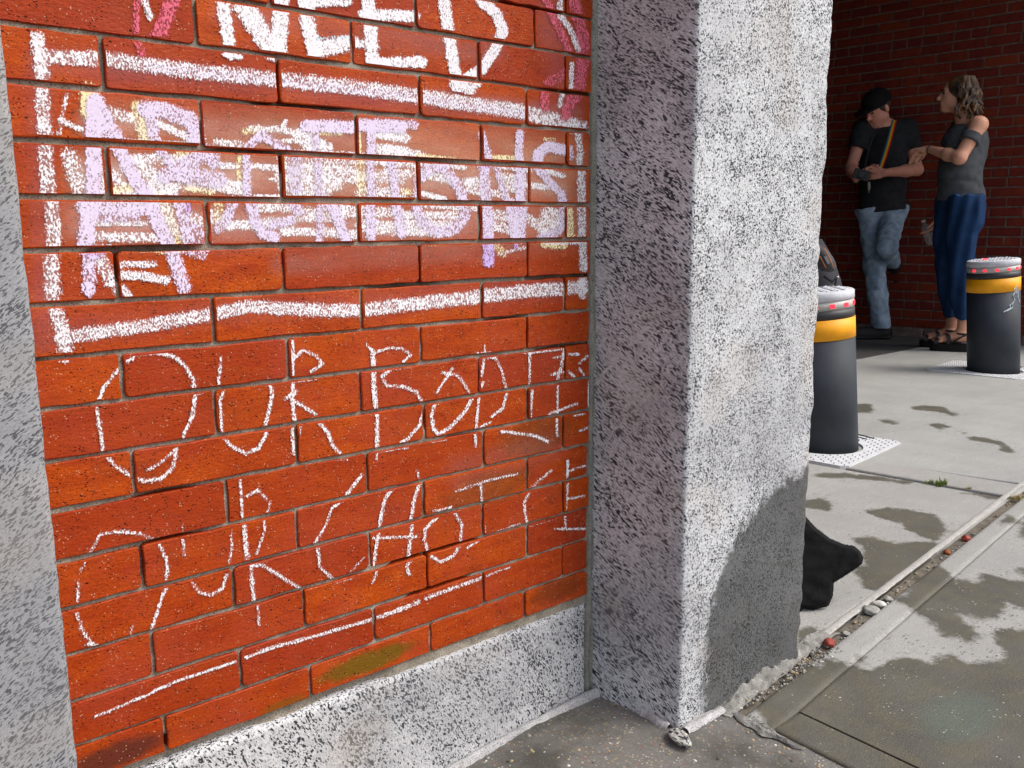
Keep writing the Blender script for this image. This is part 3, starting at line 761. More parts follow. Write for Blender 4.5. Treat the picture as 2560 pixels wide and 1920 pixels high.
bodies = [
    S('F', THN, 11, .74, (470, 170), (400, 200)), S('F', THN, 12, .72, (370, 235), (300, 320), (240, 400), (200, 490)), S('F', THN, 13, .80, (185, 540), (210, 700), (240, 890), (330, 1000), (470, 1090), (560, 1112), (680, 1095), (770, 1010), (795, 870)),
    S('F', THN, 13, .78, (850, 770), (920, 620), (945, 440)), S('F', THN, 14, .80, (930, 400), (930, 340), (870, 240), (800, 170), (700, 130), (560, 130), (410, 142)), S('F', THN, 12, .5, (580, 1030), (700, 950), (790, 870)), S('F', THN, 10, .7, (940, 438), (1000, 436)),
    S('F', THN, 11, .74, (1140, 160), (1120, 375)), S('F', THN, 11, .76, (1160, 420), (1132, 500), (1135, 600), (1155, 740)), S('F', THN, 13, .82, (1150, 770), (1230, 850), (1330, 900), (1430, 860), (1490, 740)), S('F', THN, 14, .78, (1480, 680), (1500, 600), (1535, 440), (1505, 340)),
    S('F', THN, 12, .82, (1690, 30), (1690, 300)), S('F', THN, 14, .84, (1690, 330), (1690, 500), (1702, 640)), S('F', THN, 14, .82, (1690, 690), (1700, 900)), S('F', THN, 12, .8, (1690, 180), (1770, 108), (1870, 150), (1920, 215), (1830, 275)),
    S('F', THN, 8, .72, (1720, 350), (1870, 328)), S('F', THN, 11, .7, (1635, 480), (1720, 420)), S('F', THN, 13, .84, (1680, 490), (1760, 530), (1865, 600)), S('F', THN, 13, .85, (1890, 655), (1960, 740), (2000, 840), (2065, 910)), S('F', THN, 9, .55, (1750, 690), (1735, 800)), S('F', THN, 8, .6, (2040, 950), (2110, 945)),
    S('G', THN, 10, .7, (200, 150), (250, 210)), S('G', THN, 16, .80, (250, 200), (255, 350)), S('G', THN, 16, .84, (255, 380), (255, 500), (275, 722)), S('G', THN, 14, .80, (290, 760), (290, 1060)),
    S('G', THN, 9, .7, (270, 220), (350, 190)), S('G', THN, 9, .74, (370, 180), (510, 180), (590, 240), (520, 300)), S('G', THN, 8, .7, (600, 338), (400, 365)), S('G', THN, 11, .72, (400, 380), (325, 430), (370, 510), (520, 520), (640, 570), (685, 660)),
    S('G', THN, 11, .78, (708, 715), (670, 860), (560, 990), (500, 1020)), S('G', THN, 9, .75, (560, 1062), (430, 1080), (320, 1100), (285, 1110), (285, 1170)),
    S('G', THN, 9, .7, (960, 360), (870, 490), (815, 575)), S('G', THN, 11, .78, (865, 398), (1000, 420), (1060, 490), (1105, 570)), S('G', THN, 12, .84, (1135, 630), (1080, 740), (940, 890), (840, 945), (795, 900), (778, 780), (800, 680), (835, 665)), S('G', THN, 8, .75, (780, 1010), (900, 990)),
    S('G', THN, 7, .75, (1245, 155), (1248, 230)), S('G', THN, 8, .65, (1185, 222), (1310, 220)), S('G', THN, 10, .72, (1245, 270), (1235, 350), (1220, 430)), S('G', THN, 9, .75, (1235, 480), (1225, 520)), S('G', THN, 9, .78, (1200, 615), (1175, 890)), S('G', THN, 10, .78, (1165, 930), (1170, 1055)),
    S('G', THN, 9, .7, (1260, 262), (1345, 262), (1400, 370), (1440, 535)), S('G', THN, 10, .78, (1450, 585), (1410, 720), (1310, 790)), S('G', THN, 9, .65, (1300, 840), (1200, 890)),
    S('G', THN, 9, .7, (1650, 230), (1650, 512)), S('G', THN, 9, .74, (1668, 545), (1650, 785)), S('G', THN, 8, .7, (1500, 210), (1560, 200)), S('G', THN, 8, .75, (1590, 222), (1740, 215), (1950, 190)), S('G', THN, 11, .74, (1955, 215), (1935, 330), (1900, 465)),
    S('G', THN, 10, .5, (1870, 270), (1950, 235)), S('G', THN, 10, .6, (1850, 415), (1960, 392)), S('G', THN, 8, .8, (1895, 505), (1893, 765)), S('G', THN, 9, .76, (1890, 805), (1895, 965)), S('G', THN, 9, .72, (1815, 765), (1950, 715), (2070, 670)),
    S('G', THN, 11, .78, (1400, 920), (1560, 940), (1700, 960), (1810, 1012)), S('G', THN, 10, .85, (1985, 235), (2085, 232)), S('G', THN, 10, .62, (2170, 245), (2100, 315)), S('G', THN, 10, .8, (1990, 385), (2050, 430)), S('G', THN, 9, .8, (2100, 365), (2145, 435)),
    S('G', THN, 6, .8, (2168, 480), (2168, 690)), S('G', THN, 7, .75, (2045, 780), (2145, 765)), S('G', THN, 8, .6, (2100, 915), (2170, 885)),
]
choice = [
    S('H', THN, 12, .6, (25, 540), (20, 625)), S('H', THN, 12, .72, (75, 410), (120, 330), (200, 320), (290, 328), (365, 368)), S('H', THN, 12, .76, (365, 368), (400, 440), (398, 530)), S('H', THN, 12, .72, (400, 560), (375, 620), (335, 745)),
    S('H', THN, 13, .66, (20, 670), (45, 750), (90, 800)), S('H', THN, 8, .7, (60, 800), (130, 805), (200, 788)), S('H', THN, 8, .5, (245, 770), (260, 715)), S('H', THN, 8, .4, (55, 450), (25, 500)),
    S('H', THN, 8, .6, (465, 290), (470, 320)), S('H', THN, 11, .66, (465, 350), (475, 415)), S('H', THN, 11, .70, (510, 535), (540, 580), (590, 592), (640, 560), (655, 505)), S('H', THN, 9, .5, (675, 310), (675, 400), (660, 470)),
    S('H', THN, 11, .72, (715, 100), (725, 265)), S('H', THN, 16, .7, (730, 290), (742, 445)), S('H', THN, 14, .74, (758, 465), (768, 610)), S('H', THN, 9, .7, (785, 630), (795, 715)), S('H', THN, 11, .72, (740, 170), (790, 145), (825, 185)), S('H', THN, 9, .6, (842, 190), (830, 245)),
    S('H', THN, 9, .6, (815, 270), (815, 320), (780, 415)), S('H', THN, 12, .78, (765, 462), (810, 462), (870, 500), (965, 560)),
    S('H', THN, 12, .7, (1230, 80), (1165, 165)), S('H', THN, 9, .65, (1165, 180), (1105, 220), (1080, 290), (1035, 365)), S('H', THN, 11, .72, (1040, 380), (1050, 470), (1105, 520)), S('H', THN, 9, .72, (1120, 535), (1200, 510)), S('H', THN, 8, .4, (1180, 490), (1240, 430)),
    S('H', THN, 12, .76, (1360, 140), (1330, 180), (1305, 300)), S('H', THN, 10, .76, (1305, 320), (1280, 465)), S('H', THN, 9, .65, (1295, 485), (1275, 540)), S('H', THN, 12, .72, (1480, 110), (1455, 180), (1440, 270)), S('H', THN, 12, .76, (1445, 290), (1430, 420)), S('H', THN, 11, .74, (1440, 440), (1420, 465), (1430, 500)),
    S('H', THN, 10, .72, (1270, 350), (1460, 342)), S('H', THN, 8, .5, (1465, 60), (1475, 95)),
    S('H', THN, 11, .72, (1550, 262), (1500, 310), (1498, 360), (1512, 400)), S('H', THN, 11, .76, (1525, 425), (1565, 450), (1620, 425), (1650, 375)), S('H', THN, 10, .66, (1650, 360), (1658, 290), (1625, 240)), S('H', THN, 9, .6, (1535, 232), (1610, 215)),
    S('H', THN, 9, .68, (1735, 115), (1740, 190)), S('H', THN, 9, .76, (1742, 200), (1752, 322)), S('H', THN, 9, .5, (1630, 150), (1740, 112)), S('H', THN, 9, .62, (1740, 110), (1890, 75)), S('H', THN, 9, .62, (1680, 390), (1740, 350)), S('H', THN, 8, .62, (1750, 345), (1900, 287)),
    S('H', THN, 9, .55, (2040, 58), (1950, 135)), S('H', THN, 9, .66, (1945, 148), (1920, 200), (1932, 285)), S('H', THN, 7, .62, (1935, 298), (2050, 265)), S('H', THN, 9, .72, (2108, 18), (2105, 90), (2095, 225)), S('H', THN, 8, .7, (2095, 250), (2100, 305)),
    S('H', THN, 8, .66, (2115, 62), (2180, 40)), S('H', THN, 8, .7, (2095, 182), (2175, 168)), S('H', THN, 8, .76, (2050, 310), (2180, 310)),
]
underline = [S('H', THN, 9, .8, (100, 1105), (250, 1042), (350, 1000)), S('H', THN, 10, .8, (350, 995), (480, 940), (600, 905), (710, 865)), S('H', THN, 12, .82, (735, 855), (850, 812), (1000, 772), (1120, 738), (1280, 690)),
             S('H', THN, 14, .74, (1300, 685), (1370, 660), (1470, 620)), S('H', THN, 12, .7, (1500, 605), (1620, 560), (1750, 515)), S('H', THN, 8, .6, (1760, 508), (1860, 470))]

M_CHALK = mat_chalk()
M_FILM = mat_film()
STEP = 0.0021
GX = np.arange(0.10, 1.014, STEP)
GZ = np.arange(0.18, 1.36, STEP)
gxx, gzz = np.meshgrid(GX, GZ)
GPX = to_px(np.stack([gxx.ravel(), 0 * gxx.ravel(), gzz.ravel()], -1))
brick_y = np.full(gxx.shape, np.nan)
for (x0, x1, z0, z1, pr) in brick_rects:
    i0, i1 = np.searchsorted(GX, x0), np.searchsorted(GX, x1)
    j0, j1 = np.searchsorted(GZ, z0), np.searchsorted(GZ, z1)
    brick_y[j0:j1, i0:i1] = -pr
def chalk(name, strokes, label, cat, mat, off, group=None, soft=0.32):
    dens = np.zeros(len(GPX))
    colr = np.zeros((len(GPX), 3))
    wsum = np.zeros(len(GPX)) + 1e-6
    for (col, w, de, pts) in strokes:
        A = np.array(pts)
        lo, hi = A.min(0) - w, A.max(0) + w
        m = np.where((GPX[:, 0] > lo[0]) & (GPX[:, 0] < hi[0]) & (GPX[:, 1] > lo[1]) & (GPX[:, 1] < hi[1]))[0]
        if not len(m): continue
        Q = GPX[m]
        dm = np.full(len(m), 1e9)
        for a, b in zip(A, A[1:]):
            ab = b - a
            t = np.clip(((Q - a) @ ab) / (ab @ ab + 1e-9), 0, 1)
            dm = np.minimum(dm, np.linalg.norm(Q - a - t[:, None] * ab, axis=1))
        hw = w / 2
        f = np.clip((hw * (1 + soft) - dm) / (hw * 2 * soft), 0, 1)
        f = f * f * (3 - 2 * f)
        dn = de * f
        k = f * de
        colr[m] = colr[m] * (1 - k[:, None]) + np.array(col) * k[:, None]
        wsum[m] = wsum[m] * (1 - k) + k
        dens[m] = 1 - (1 - dens[m]) * (1 - dn) if False else np.maximum(dens[m], dn) + 0.25 * np.minimum(dens[m], dn)
    tone = colr / np.maximum(wsum, 1e-3)[:, None]
    nx, nz_ = len(GX), len(GZ)
    dd = dens.reshape(nz_, nx)
    ok = ~np.isnan(brick_y)
    cell = (dd[:-1, :-1] + dd[1:, :-1] + dd[:-1, 1:] + dd[1:, 1:] > 0.03) & ok[:-1, :-1] & ok[1:, :-1] & ok[:-1, 1:] & ok[1:, 1:]
    jj, ii = np.where(cell)
    idx = np.stack([jj * nx + ii, jj * nx + ii + 1, (jj + 1) * nx + ii + 1, (jj + 1) * nx + ii], -1)
    used, inv = np.unique(idx, return_inverse=True)
    inv = inv.reshape(idx.shape)
    by = brick_y.ravel()[used]
    V = np.stack([gxx.ravel()[used], by - off, gzz.ravel()[used]], -1)
    me = D.meshes.new(name)
    me.vertices.add(len(V)); me.vertices.foreach_set('co', V.ravel())
    me.loops.add(inv.size); me.loops.foreach_set('vertex_index', inv.ravel().astype(np.int32))
    me.polygons.add(len(inv)); me.polygons.foreach_set('loop_start', np.arange(0, inv.size, 4, dtype=np.int32))
    me.update(calc_edges=True); me.validate()
    a = me.attributes.new('dens', 'FLOAT', 'POINT'); a.data.foreach_set('value', np.clip(dens[used], 0, 1.1))
    tc = np.concatenate([np.clip(tone[used], 0, 1), np.ones((len(used), 1))], 1)
    a = me.attributes.new('tone', 'FLOAT_COLOR', 'POINT'); a.data.foreach_set('color', tc.ravel())
    return tag(link_mesh(name, me, mat), label, cat, group)
chalk('chalk_dust', film, 'rubbed haze of pale chalk dust on the bricks behind the writing', 'chalk dust', M_FILM, .0009, soft=0.8)
chalk('chalk_scribble', scrib, 'white and pale yellow chalk scribble filling the chalk frame', 'chalk drawing', M_CHALK, .0011)
chalk('chalk_rectangle', frame, 'thick white chalk rectangle drawn around the purple lettering', 'chalk drawing', M_CHALK, .0014)
chalk('chalk_lettering', letters, 'large overlapping lilac chalk capitals inside the white chalk frame', 'chalk writing', M_CHALK, .0017)
chalk('chalk_lettering', need, 'bold white chalk word NEED cut off by the top of the photo', 'chalk writing', M_CHALK, .0014)
chalk('chalk_stroke', pink_l, 'pink chalk strokes left of the word NEED', 'chalk drawing', M_CHALK, .0017)
chalk('chalk_stroke', pink_r, 'pink and white chalk strokes right of the word NEED near the pillar', 'chalk drawing', M_CHALK, .0017)
chalk('chalk_lettering', bodies, 'thin white chalk words OUR BODIES under the chalk frame', 'chalk writing', M_CHALK, .0014, soft=.28)
chalk('chalk_lettering', choice, 'thin white chalk words OUR CHOICE below OUR BODIES', 'chalk writing', M_CHALK, .0014, soft=.28)
chalk('chalk_underline', underline, 'white chalk line drawn low on the wall under OUR CHOICE', 'chalk drawing', M_CHALK, .0014, soft=.28)

# ------------------------------------------------------------------ ground
M_SLAB = mat_concrete('pavement_concrete')
M_SLAB2 = mat_concrete('pavement_concrete_far', dry=(0.43, 0.43, 0.41))
M_APRON = mat_concrete('exposed_aggregate', dry=(0.20, 0.19, 0.175), wetc=(0.09, 0.085, 0.075), agg=0.55, peb=True)
M_DIRT = mat_mortar('joint_dirt', (0.07, 0.06, 0.045), (0.20, 0.17, 0.13))
M_TOOL = mat_mortar('tooled_edge', (0.40, 0.38, 0.36), (0.50, 0.48, 0.45))
M_ASPH = mat_concrete('dark_asphalt', dry=(0.075, 0.072, 0.07), agg=0.5)

def z4(*p): return [tuple(GP(1900 + x * .404, 1250 + y * .404)[:2]) for x, y in p]
def z3(*p): return [tuple(GP(1960 + x * .2712, 900 + y * .2712)[:2]) for x, y in p]
wet_polys = [
    z4((640, 60), (800, 45), (940, 60), (1080, 90), (1150, 140), (1150, 210), (1080, 240), (980, 220), (900, 160), (760, 110), (660, 90)),
    z4((580, 240), (700, 230), (850, 270), (1000, 260), (1130, 280), (1080, 330), (980, 420), (860, 500), (730, 580), (650, 540), (610, 470), (600, 420), (640, 380), (630, 300)),
    z4((1060, 400), (1160, 430), (1210, 500), (1250, 480), (1320, 500), (1400, 460), (1560, 500), (1680, 520), (1760, 720), (1640, 680), (1530, 640), (1520, 720), (1300, 725), (1230, 700), (1290, 770), (1390, 850), (1280, 880), (1140, 850), (1060, 760), (960, 690), (900, 660), (830, 600), (930, 560), (940, 500)),
    z4((1590, 420), (1700, 430), (1700, 500), (1610, 460)), z4((1595, 200), (1680, 180), (1700, 260), (1620, 250)), z4((1490, 115), (1540, 100), (1600, 120), (1560, 155), (1510, 150)),
    z4((150, 1085), (240, 1040), (330, 1040), (400, 975), (540, 1000), (680, 1040), (800, 1020), (900, 985), (1040, 1010), (1160, 985), (1280, 1020), (1400, 1000), (1530, 1000), (1460, 840), (1560, 790), (1800, 830), (2100, 1400), (1800, 2300), (600, 2300), (100, 1500), (-50, 1250)),
    z4((230, 810), (330, 780), (390, 850), (340, 900), (240, 880)),
    z4((560, 960), (640, 970), (690, 1010), (600, 1010)), z4((1170, 950), (1240, 955), (1230, 980), (1180, 975)), z4((890, 830), (930, 835), (920, 850), (890, 845)), z4((640, 640), (660, 625), (670, 650)),
    z3((1170, 425), (1300, 420), (1450, 432), (1540, 470), (1620, 500), (1540, 522), (1460, 480), (1300, 468), (1200, 458)),
    z3((650, 400), (790, 405), (830, 465), (790, 492), (650, 485)), z3((1330, 588), (1460, 585), (1560, 610), (1500, 625), (1440, 642), (1360, 615)), z3((1600, 660), (1700, 665), (1640, 675)),
    z3((1680, 710), (1760, 706), (1880, 720), (2000, 755), (2030, 790), (2120, 840), (2060, 858), (1960, 840), (2005, 800), (1940, 775), (1800, 755), (1700, 730)),
    z3((860, 555), (950, 540), (1050, 572), (1010, 592), (900, 585)), z3((230, 1060), (380, 1035), (620, 1045), (850, 1075), (1000, 1095), (1160, 1125), (1120, 1145), (950, 1125), (700, 1100), (420, 1085)),
    z3((1650, 1228), (1900, 1228), (2120, 1268), (2040, 1300), (1860, 1270)), z3((190, 1290), (370, 1268), (440, 1345), (410, 1400), (300, 1370), (190, 1350)), z3((2180, 1500), (2300, 1480), (2300, 1640), (2190, 1600)),
]
LINE_R = lambda x: -0.2175 - 0.012 + (x - 1.178) * 0.1155 if False else -0.205 + (x - 1.3) * 0.112   # front kerb joint, y(x)
GAP = 0.016
def slab(name, poly_fn, nu, nv, mat, z=0.0, thick=0.05, parent=None, kind='structure', relief=0.0018, wet=True):
    """poly_fn(u,v)->(x,y) for u,v in 0..1; a slab with rounded-off arrises"""
    A0, B0, C0, D0 = (np.array(poly_fn(*q)) for q in ((0, .5), (1, .5), (.5, 0), (.5, 1)))
    eu, ev = .005 / np.linalg.norm(B0 - A0), .005 / np.linalg.norm(D0 - C0)
    def edge(e, n): return [0, e * .4, e, e * 2] + [i / n for i in range(1, n) if e * 2.5 < i / n < 1 - e * 2.5] + [1 - e * 2, 1 - e, 1 - e * .4, 1]
    us, vv = edge(eu, nu), edge(ev, nv)
    V = []
    for v in vv:
        for u in us:
            x, y = poly_fn(u, v)
            zz_ = z + relief * nz(x * 4, y * 4, 2)
            m_ = min(u / eu, (1 - u) / eu, v / ev, (1 - v) / ev)
            if m_ < .99: zz_ -= 0.0035 * (1 - m_) ** 1.6
            V.append((x, y, zz_))
    n, m = len(us), len(vv)
    F = [(j * n + i, j * n + i + 1, (j + 1) * n + i + 1, (j + 1) * n + i) for j in range(m - 1) for i in range(n - 1)]
    rim = [i for i in range(n)] + [j * n + n - 1 for j in range(1, m)] + [(m - 1) * n + i for i in range(n - 2, -1, -1)] + [j * n for j in range(m - 2, 0, -1)]
    b = len(V)
    for i in rim:
        V.append((V[i][0], V[i][1], z - thick))
    L = len(rim)
    for k in range(L):
        F.append((rim[k], b + k, b + (k + 1) % L, rim[(k + 1) % L]))
    me = D.meshes.new(name)
    me.from_pydata(V, [], F); me.update()
    me.polygons.foreach_set('use_smooth', [True] * len(me.polygons))
    if wet:
        A = np.array(V)[:, :2]
        at = me.attributes.new('wet', 'FLOAT', 'POINT'); at.data.foreach_set('value', poly_sdf(A, wet_polys))
    o = link_mesh(name, me, mat, parent)
    if parent is None and kind: o['kind'] = kind
    return o
def quad(a, b, c, d):
    return lambda u, v: ((a[0] * (1 - u) + b[0] * u) * (1 - v) + (d[0] * (1 - u) + c[0] * u) * v, (a[1] * (1 - u) + b[1] * u) * (1 - v) + (d[1] * (1 - u) + c[1] * u) * v)

# earth sheet to the horizon, just below the paving
bm = bmesh.new()
vv = [bm.verts.new(p) for p in ((-80, -80, -0.032), (80, -80, -0.032), (80, 80, -0.032), (-80, 80, -0.032))]
bm.faces.new(vv)
tag(bm_mesh('ground', bm, M_DIRT), kind='structure')
cx_ = lambda y: 2.58 - 0.31 * (y + 0.02)          # the cross joint, x(y)
R0 = LINE_R
# slab between pillar and first cross joint
slab('pavement', quad((1.05, R0(1.05) + GAP + .03), (2.76, R0(2.76) + GAP + .005), (2.62, 0.95), (1.05, 0.95)), 90, 56, M_SLAB)
slab('pavement.001', quad((2.79, R0(2.79) + GAP), (2.945, R0(2.94) + GAP), (2.78, 0.95), (2.65, 0.95)), 10, 56, M_SLAB)
slab('pavement.002', quad((2.965, R0(2.96) + GAP), (6.6, R0(6.6) + GAP + .1), (6.6, 1.74), (2.52, 1.74)), 110, 60, M_SLAB2)
slab('pavement.003', quad((1.05, 0.96), (2.75, 0.96), (2.50, 1.74), (1.05, 1.74)), 30, 16, M_SLAB2)
slab('road', quad((1.05, 1.75), (6.6, 1.75), (6.6, 8.2), (1.05, 8.2)), 40, 40, M_ASPH, relief=0.004)
# front slabs: a narrow kerb strip and the broad walk
G1 = lambda x: R0(x) - 0.062 + (x - 1.6) * 0.006
slab('kerb_strip', quad((1.154, G1(1.154) + .001), (7.0, G1(7.0) + .001), (7.0, R0(7.0) - .010), (1.160, R0(1.160) - .004)), 170, 4, M_SLAB)
slab('sidewalk', quad((1.152, -0.40), (1.20, -6.0), (12.0, -6.0), (12.0, -0.40)), 4, 4, M_SLAB, z=-0.012)
slab('sidewalk.001', lambda u, v: ((1.2395 - 0.012 * (1 - v)) + (u ** 1.6) * 5.75, -1.6 * (1 - v) + v * (G1(1.252 + (u ** 1.6) * 5.75) - .0015)), 150, 80, M_SLAB, z=0.0)
slab('kerb_stone', lambda u, v: (1.160 - 0.012 * (1 - v) + u * 0.0775, -1.6 * (1 - v) + v * (-0.2785)), 6, 60, M_SLAB, z=0.0005)
# exposed-aggregate apron at the foot of the wall
def apron_z(x, y):
    return min(0.0, (x - 0.86) * 0.11) if y > -3 else 0
us = np.linspace(-1.2, 1.164, 180); vs2 = np.linspace(-1.6, 0.03, 110)
o = grid_mesh('apron', list(us), list(vs2), lambda u, v: (u, v, apron_z(u, v) - 0.004 + 0.003 * nz(u * 9, v * 9, 5) + 0.0015 * nz(u * 60, v * 60, 5)), M_APRON)
tag(o, kind='structure')
at = o.data.attributes.new('wet', 'FLOAT', 'POINT'); at.data.foreach_set('value', [-1.0] * len(o.data.vertices))
o = grid_mesh('joint_dirt', list(np.linspace(1.125, 6.8, 430)), list(np.linspace(0, 1, 6)), lambda u, v: (u, R0(u) - .012 + v * (.034 + (u > 4) * (u - 4) * .04), -.0075 + .002 * nz(u * 60, v * 3, 1) + .0015 * nz(u * 200, v * 9, 2)), M_DIRT)
tag(o, kind='structure')
# raised tooled edge along the joint
def strip(name, pts, hw, h, mat, seed=0, kind='structure', irr=0.25, n=160):
    P = np.array(pts, float)
    sg = np.r_[0, np.cumsum(np.linalg.norm(np.diff(P, axis=0), axis=1))]
    tt = np.linspace(0, sg[-1], n)
    X = [np.interp(tt, sg, P[:, k]) for k in range(3)]
    V, F = [], []
    prof = [(-1, -.9), (-.8, .1), (-.35, .85), (.3, 1.0), (.75, .3), (1, -.9)]
    for i in range(n):
        a, b = max(i - 1, 0), min(i + 1, n - 1)
        d = Vector((X[0][b] - X[0][a], X[1][b] - X[1][a], 0)).normalized()
        s = Vector((-d.y, d.x, 0))
        w = hw * (1 + irr * nz(tt[i] * 30, seed, 1) + irr * nz(tt[i] * 110, seed, 4))
        hh = h * (1 + irr * 1.3 * nz(tt[i] * 45, seed, 2))
        c = Vector((X[0][i], X[1][i], X[2][i])) + s * hw * irr * nz(tt[i] * 16, seed, 9)
        for (q, z) in prof:
            V.append(c + s * (q * w) + Vector((0, 0, z * hh)))
    m = len(prof)
    for i in range(n - 1):
        for j in range(m - 1):
            F.append((i * m + j, i * m + j + 1, (i + 1) * m + j + 1, (i + 1) * m + j))
    o = py_mesh(name, V, F, mat, None, True)
    if kind: o['kind'] = kind
    return o
strip('pavement_edge', [(1.42, R0(1.42) + .030, .0005), (2.10, R0(2.1) + .033, .0008), (2.75, R0(2.75) + .036, .0008), (6.6, R0(6.6) + .05, .001)], 0.009, .0014, M_TOOL, 1, irr=.12, n=400)
# pale fillets where stone meets ground
f1 = strip('mortar_fillet', [(0.50, -0.006, apron_z(.5, 0) + .000), (0.72, -0.008, apron_z(.72, 0)), (0.98, -0.010, 0.001), (1.02, -0.014, 0.003)], .0085, .008, M_FILLET, 3, kind=None, irr=.22)
tag(f1, 'pale mortar fillet along the foot of the granite plinth', 'mortar fillet')
f2 = strip('mortar_fillet', [(1.030, -0.004, .001), (1.037, -0.06, .0), (1.036, -0.125, .0), (1.032, -0.168, .0)], .008, .006, M_FILLET, 5, kind=None, irr=.4, n=90)
tag(f2, 'crumbling mortar fillet under the shaded side of the granite pillar', 'mortar fillet')
f3 = strip('mortar_fillet', [(1.046, -0.190, .001), (1.085, -0.1905, .001), (1.145, -0.1885, .001)], .0085, .0035, M_FILLET, 7, kind=None, irr=.16, n=90)
tag(f3, 'clean white mortar fillet under the sunlit face of the granite pillar', 'mortar fillet')
def bank(name, x0, x1, yf, zf, mat, label, nx=110, ny=26):
    """a low crumbling ridge of mortar; zf(u, v) is its height"""
    V = []
    for j in range(ny):
        v = j / (ny - 1)
        for i in range(nx):
            u = i / (nx - 1)
            x = x0 + (x1 - x0) * u
            ya, yb = yf(u)
            y = ya + (yb - ya) * v + .003 * nz(x * 40, v * 3, 3)
            x = x + .007 * nz(y * 45, u * 2, 8) + .003 * nz(y * 150, u * 4, 5)
            rim = min(1.0, 5 * min(u, 1 - u)) * math.sin(math.pi * v) ** .7
            z = zf(u, v) * rim * (1 + .55 * nz(x * 22, y * 60, 1) + .5 * nz(x * 70, y * 120, 6)) + .0016 * nz(x * 170, y * 170, 2) * rim - .002 * (1 - rim)
            V.append((x, y, z))
    F = [(j * nx + i, j * nx + i + 1, (j + 1) * nx + i + 1, (j + 1) * nx + i) for j in range(ny - 1) for i in range(nx - 1)]
    o = py_mesh(name, V, F, mat, None, False)
    return tag(o, label, 'mortar fillet')
M_CRUMB = mat_mortar('crumbled_mortar', (0.14, 0.135, 0.12), (0.36, 0.35, 0.325))
bank('mortar_fillet', 1.135, 1.56, lambda u: (-.212 + .05 * u, -.170 + .045 * u), lambda u, v: .010 + .010 * u * (1 - u) * 4, M_CRUMB, 'rough grey crumbling mortar bank at the right foot of the granite pillar', 150, 26)
bank('mortar_fillet', 1.134, 1.164, lambda u: (-.345 + .16 * abs(u - .4), -.198 - .10 * abs(u - .5)), lambda u, v: .0035, M_CRUMB, 'broken pale mortar ridge between the pebbly apron and the kerb stone', 26, 80)

def rock(bm, c, r, seed, flat=0.6, sub=2, ax=(1, 1)):
    rr = bmesh.ops.create_icosphere(bm, subdivisions=sub, radius=1.0)
    for v in rr['verts']:
        p = v.co.copy()
        k = 1 + 0.35 * nz(p.x * 1.3 + seed, p.y * 1.3, p.z * 1.3) + 0.15 * nz(p.x * 4 + seed, p.y * 4, p.z * 4)
        v.co = Vector((c[0] + p.x * r * k * ax[0], c[1] + p.y * r * k * ax[1], c[2] + p.z * r * k * flat))
M_ROCKS = [mat_plain('grit_grey', (0.30, 0.29, 0.27), .9, .2, nscale=90), mat_plain('grit_tan', (0.36, 0.28, 0.17), .8, .3, nscale=90),
           mat_plain('grit_dark', (0.09, 0.085, 0.08), .9, .2, nscale=90), mat_plain('grit_rust', (0.30, 0.085, 0.03), .85, .3, nscale=90), mat_plain('grit_pale', (0.55, 0.53, 0.48), .8, .3, nscale=90)]
# crumbs in the joint (nobody could count them)
for mi_, mrk in enumerate(M_ROCKS):
    bm = bmesh.new()
    for k in range((130, 90, 90, 8, 30)[mi_]):
        u = random.random() ** 1.2
        x = 1.22 + u * 2.2
        y = R0(x) + random.uniform(-.004, .018)
        rock(bm, (x, y, -.010 + random.uniform(0, .006)), random.choice((.0015, .002, .0025, .004)), random.random() * 99, .7, 1)
    for k in range((110, 60, 70, 6, 30)[mi_]):
        x = random.uniform(1.16, 1.50); y = random.uniform(-.215, -.165)
        rock(bm, (x, y, random.uniform(-.003, .004)), random.uniform(.0012, .0038), random.random() * 99, .7, 1)
    tag(bm_mesh('joint_gravel', bm, mrk, None, True), 'crumbs of gravel lying in the pavement joint', 'gravel', None, 'stuff')
# pebbles showing in the apron
for mi_, mrk in enumerate(M_ROCKS):
    bm = bmesh.new()
    for k in range((260, 420, 120, 40, 200)[mi_]):
        x = random.uniform(0.5, 1.14); y = random.uniform(-.55, -.02)
        if abs(x - 1.09) < .05 and y > -.18: continue
        rock(bm, (x, y, apron_z(x, y) - .0045), random.choice((.0012, .0015, .002, .0025, .0032)), random.random() * 99, .55, 1, (random.uniform(.8, 1.5), random.uniform(.8, 1.3)))
    tag(bm_mesh('apron_pebbles', bm, mrk, None, True), 'small pebbles set in the dark apron concrete', 'pebbles', None, 'stuff')
def one_rock(name, px, py, r, seed, mat, label, cat, flat=.75, ax=(1, 1), dz=0.0):
    c = GP(px, py); bm = bmesh.new()
    rock(bm, (c[0], c[1], r * flat * .55 + dz), r, seed, flat, 3, ax)
    return tag(bm_mesh(name, bm, mat, None, True), label, cat)
M_RED = mat_plain('red_chip', (0.26, 0.035, 0.02), .6, .4, nscale=120)
one_rock('brick_chip', 2073, 1612, .011, 4, M_RED, 'red brick chip in the joint right of the pillar foot', 'stone')
one_rock('brick_chip', 2415, 1345, .011, 8, M_RED, 'small red chip far along the gravel joint', 'stone', dz=-.006)
one_rock('brick_chip', 2368, 1378, .009, 13, M_ROCKS[3], 'orange chip in the middle of the gravel joint', 'stone', dz=-.006)
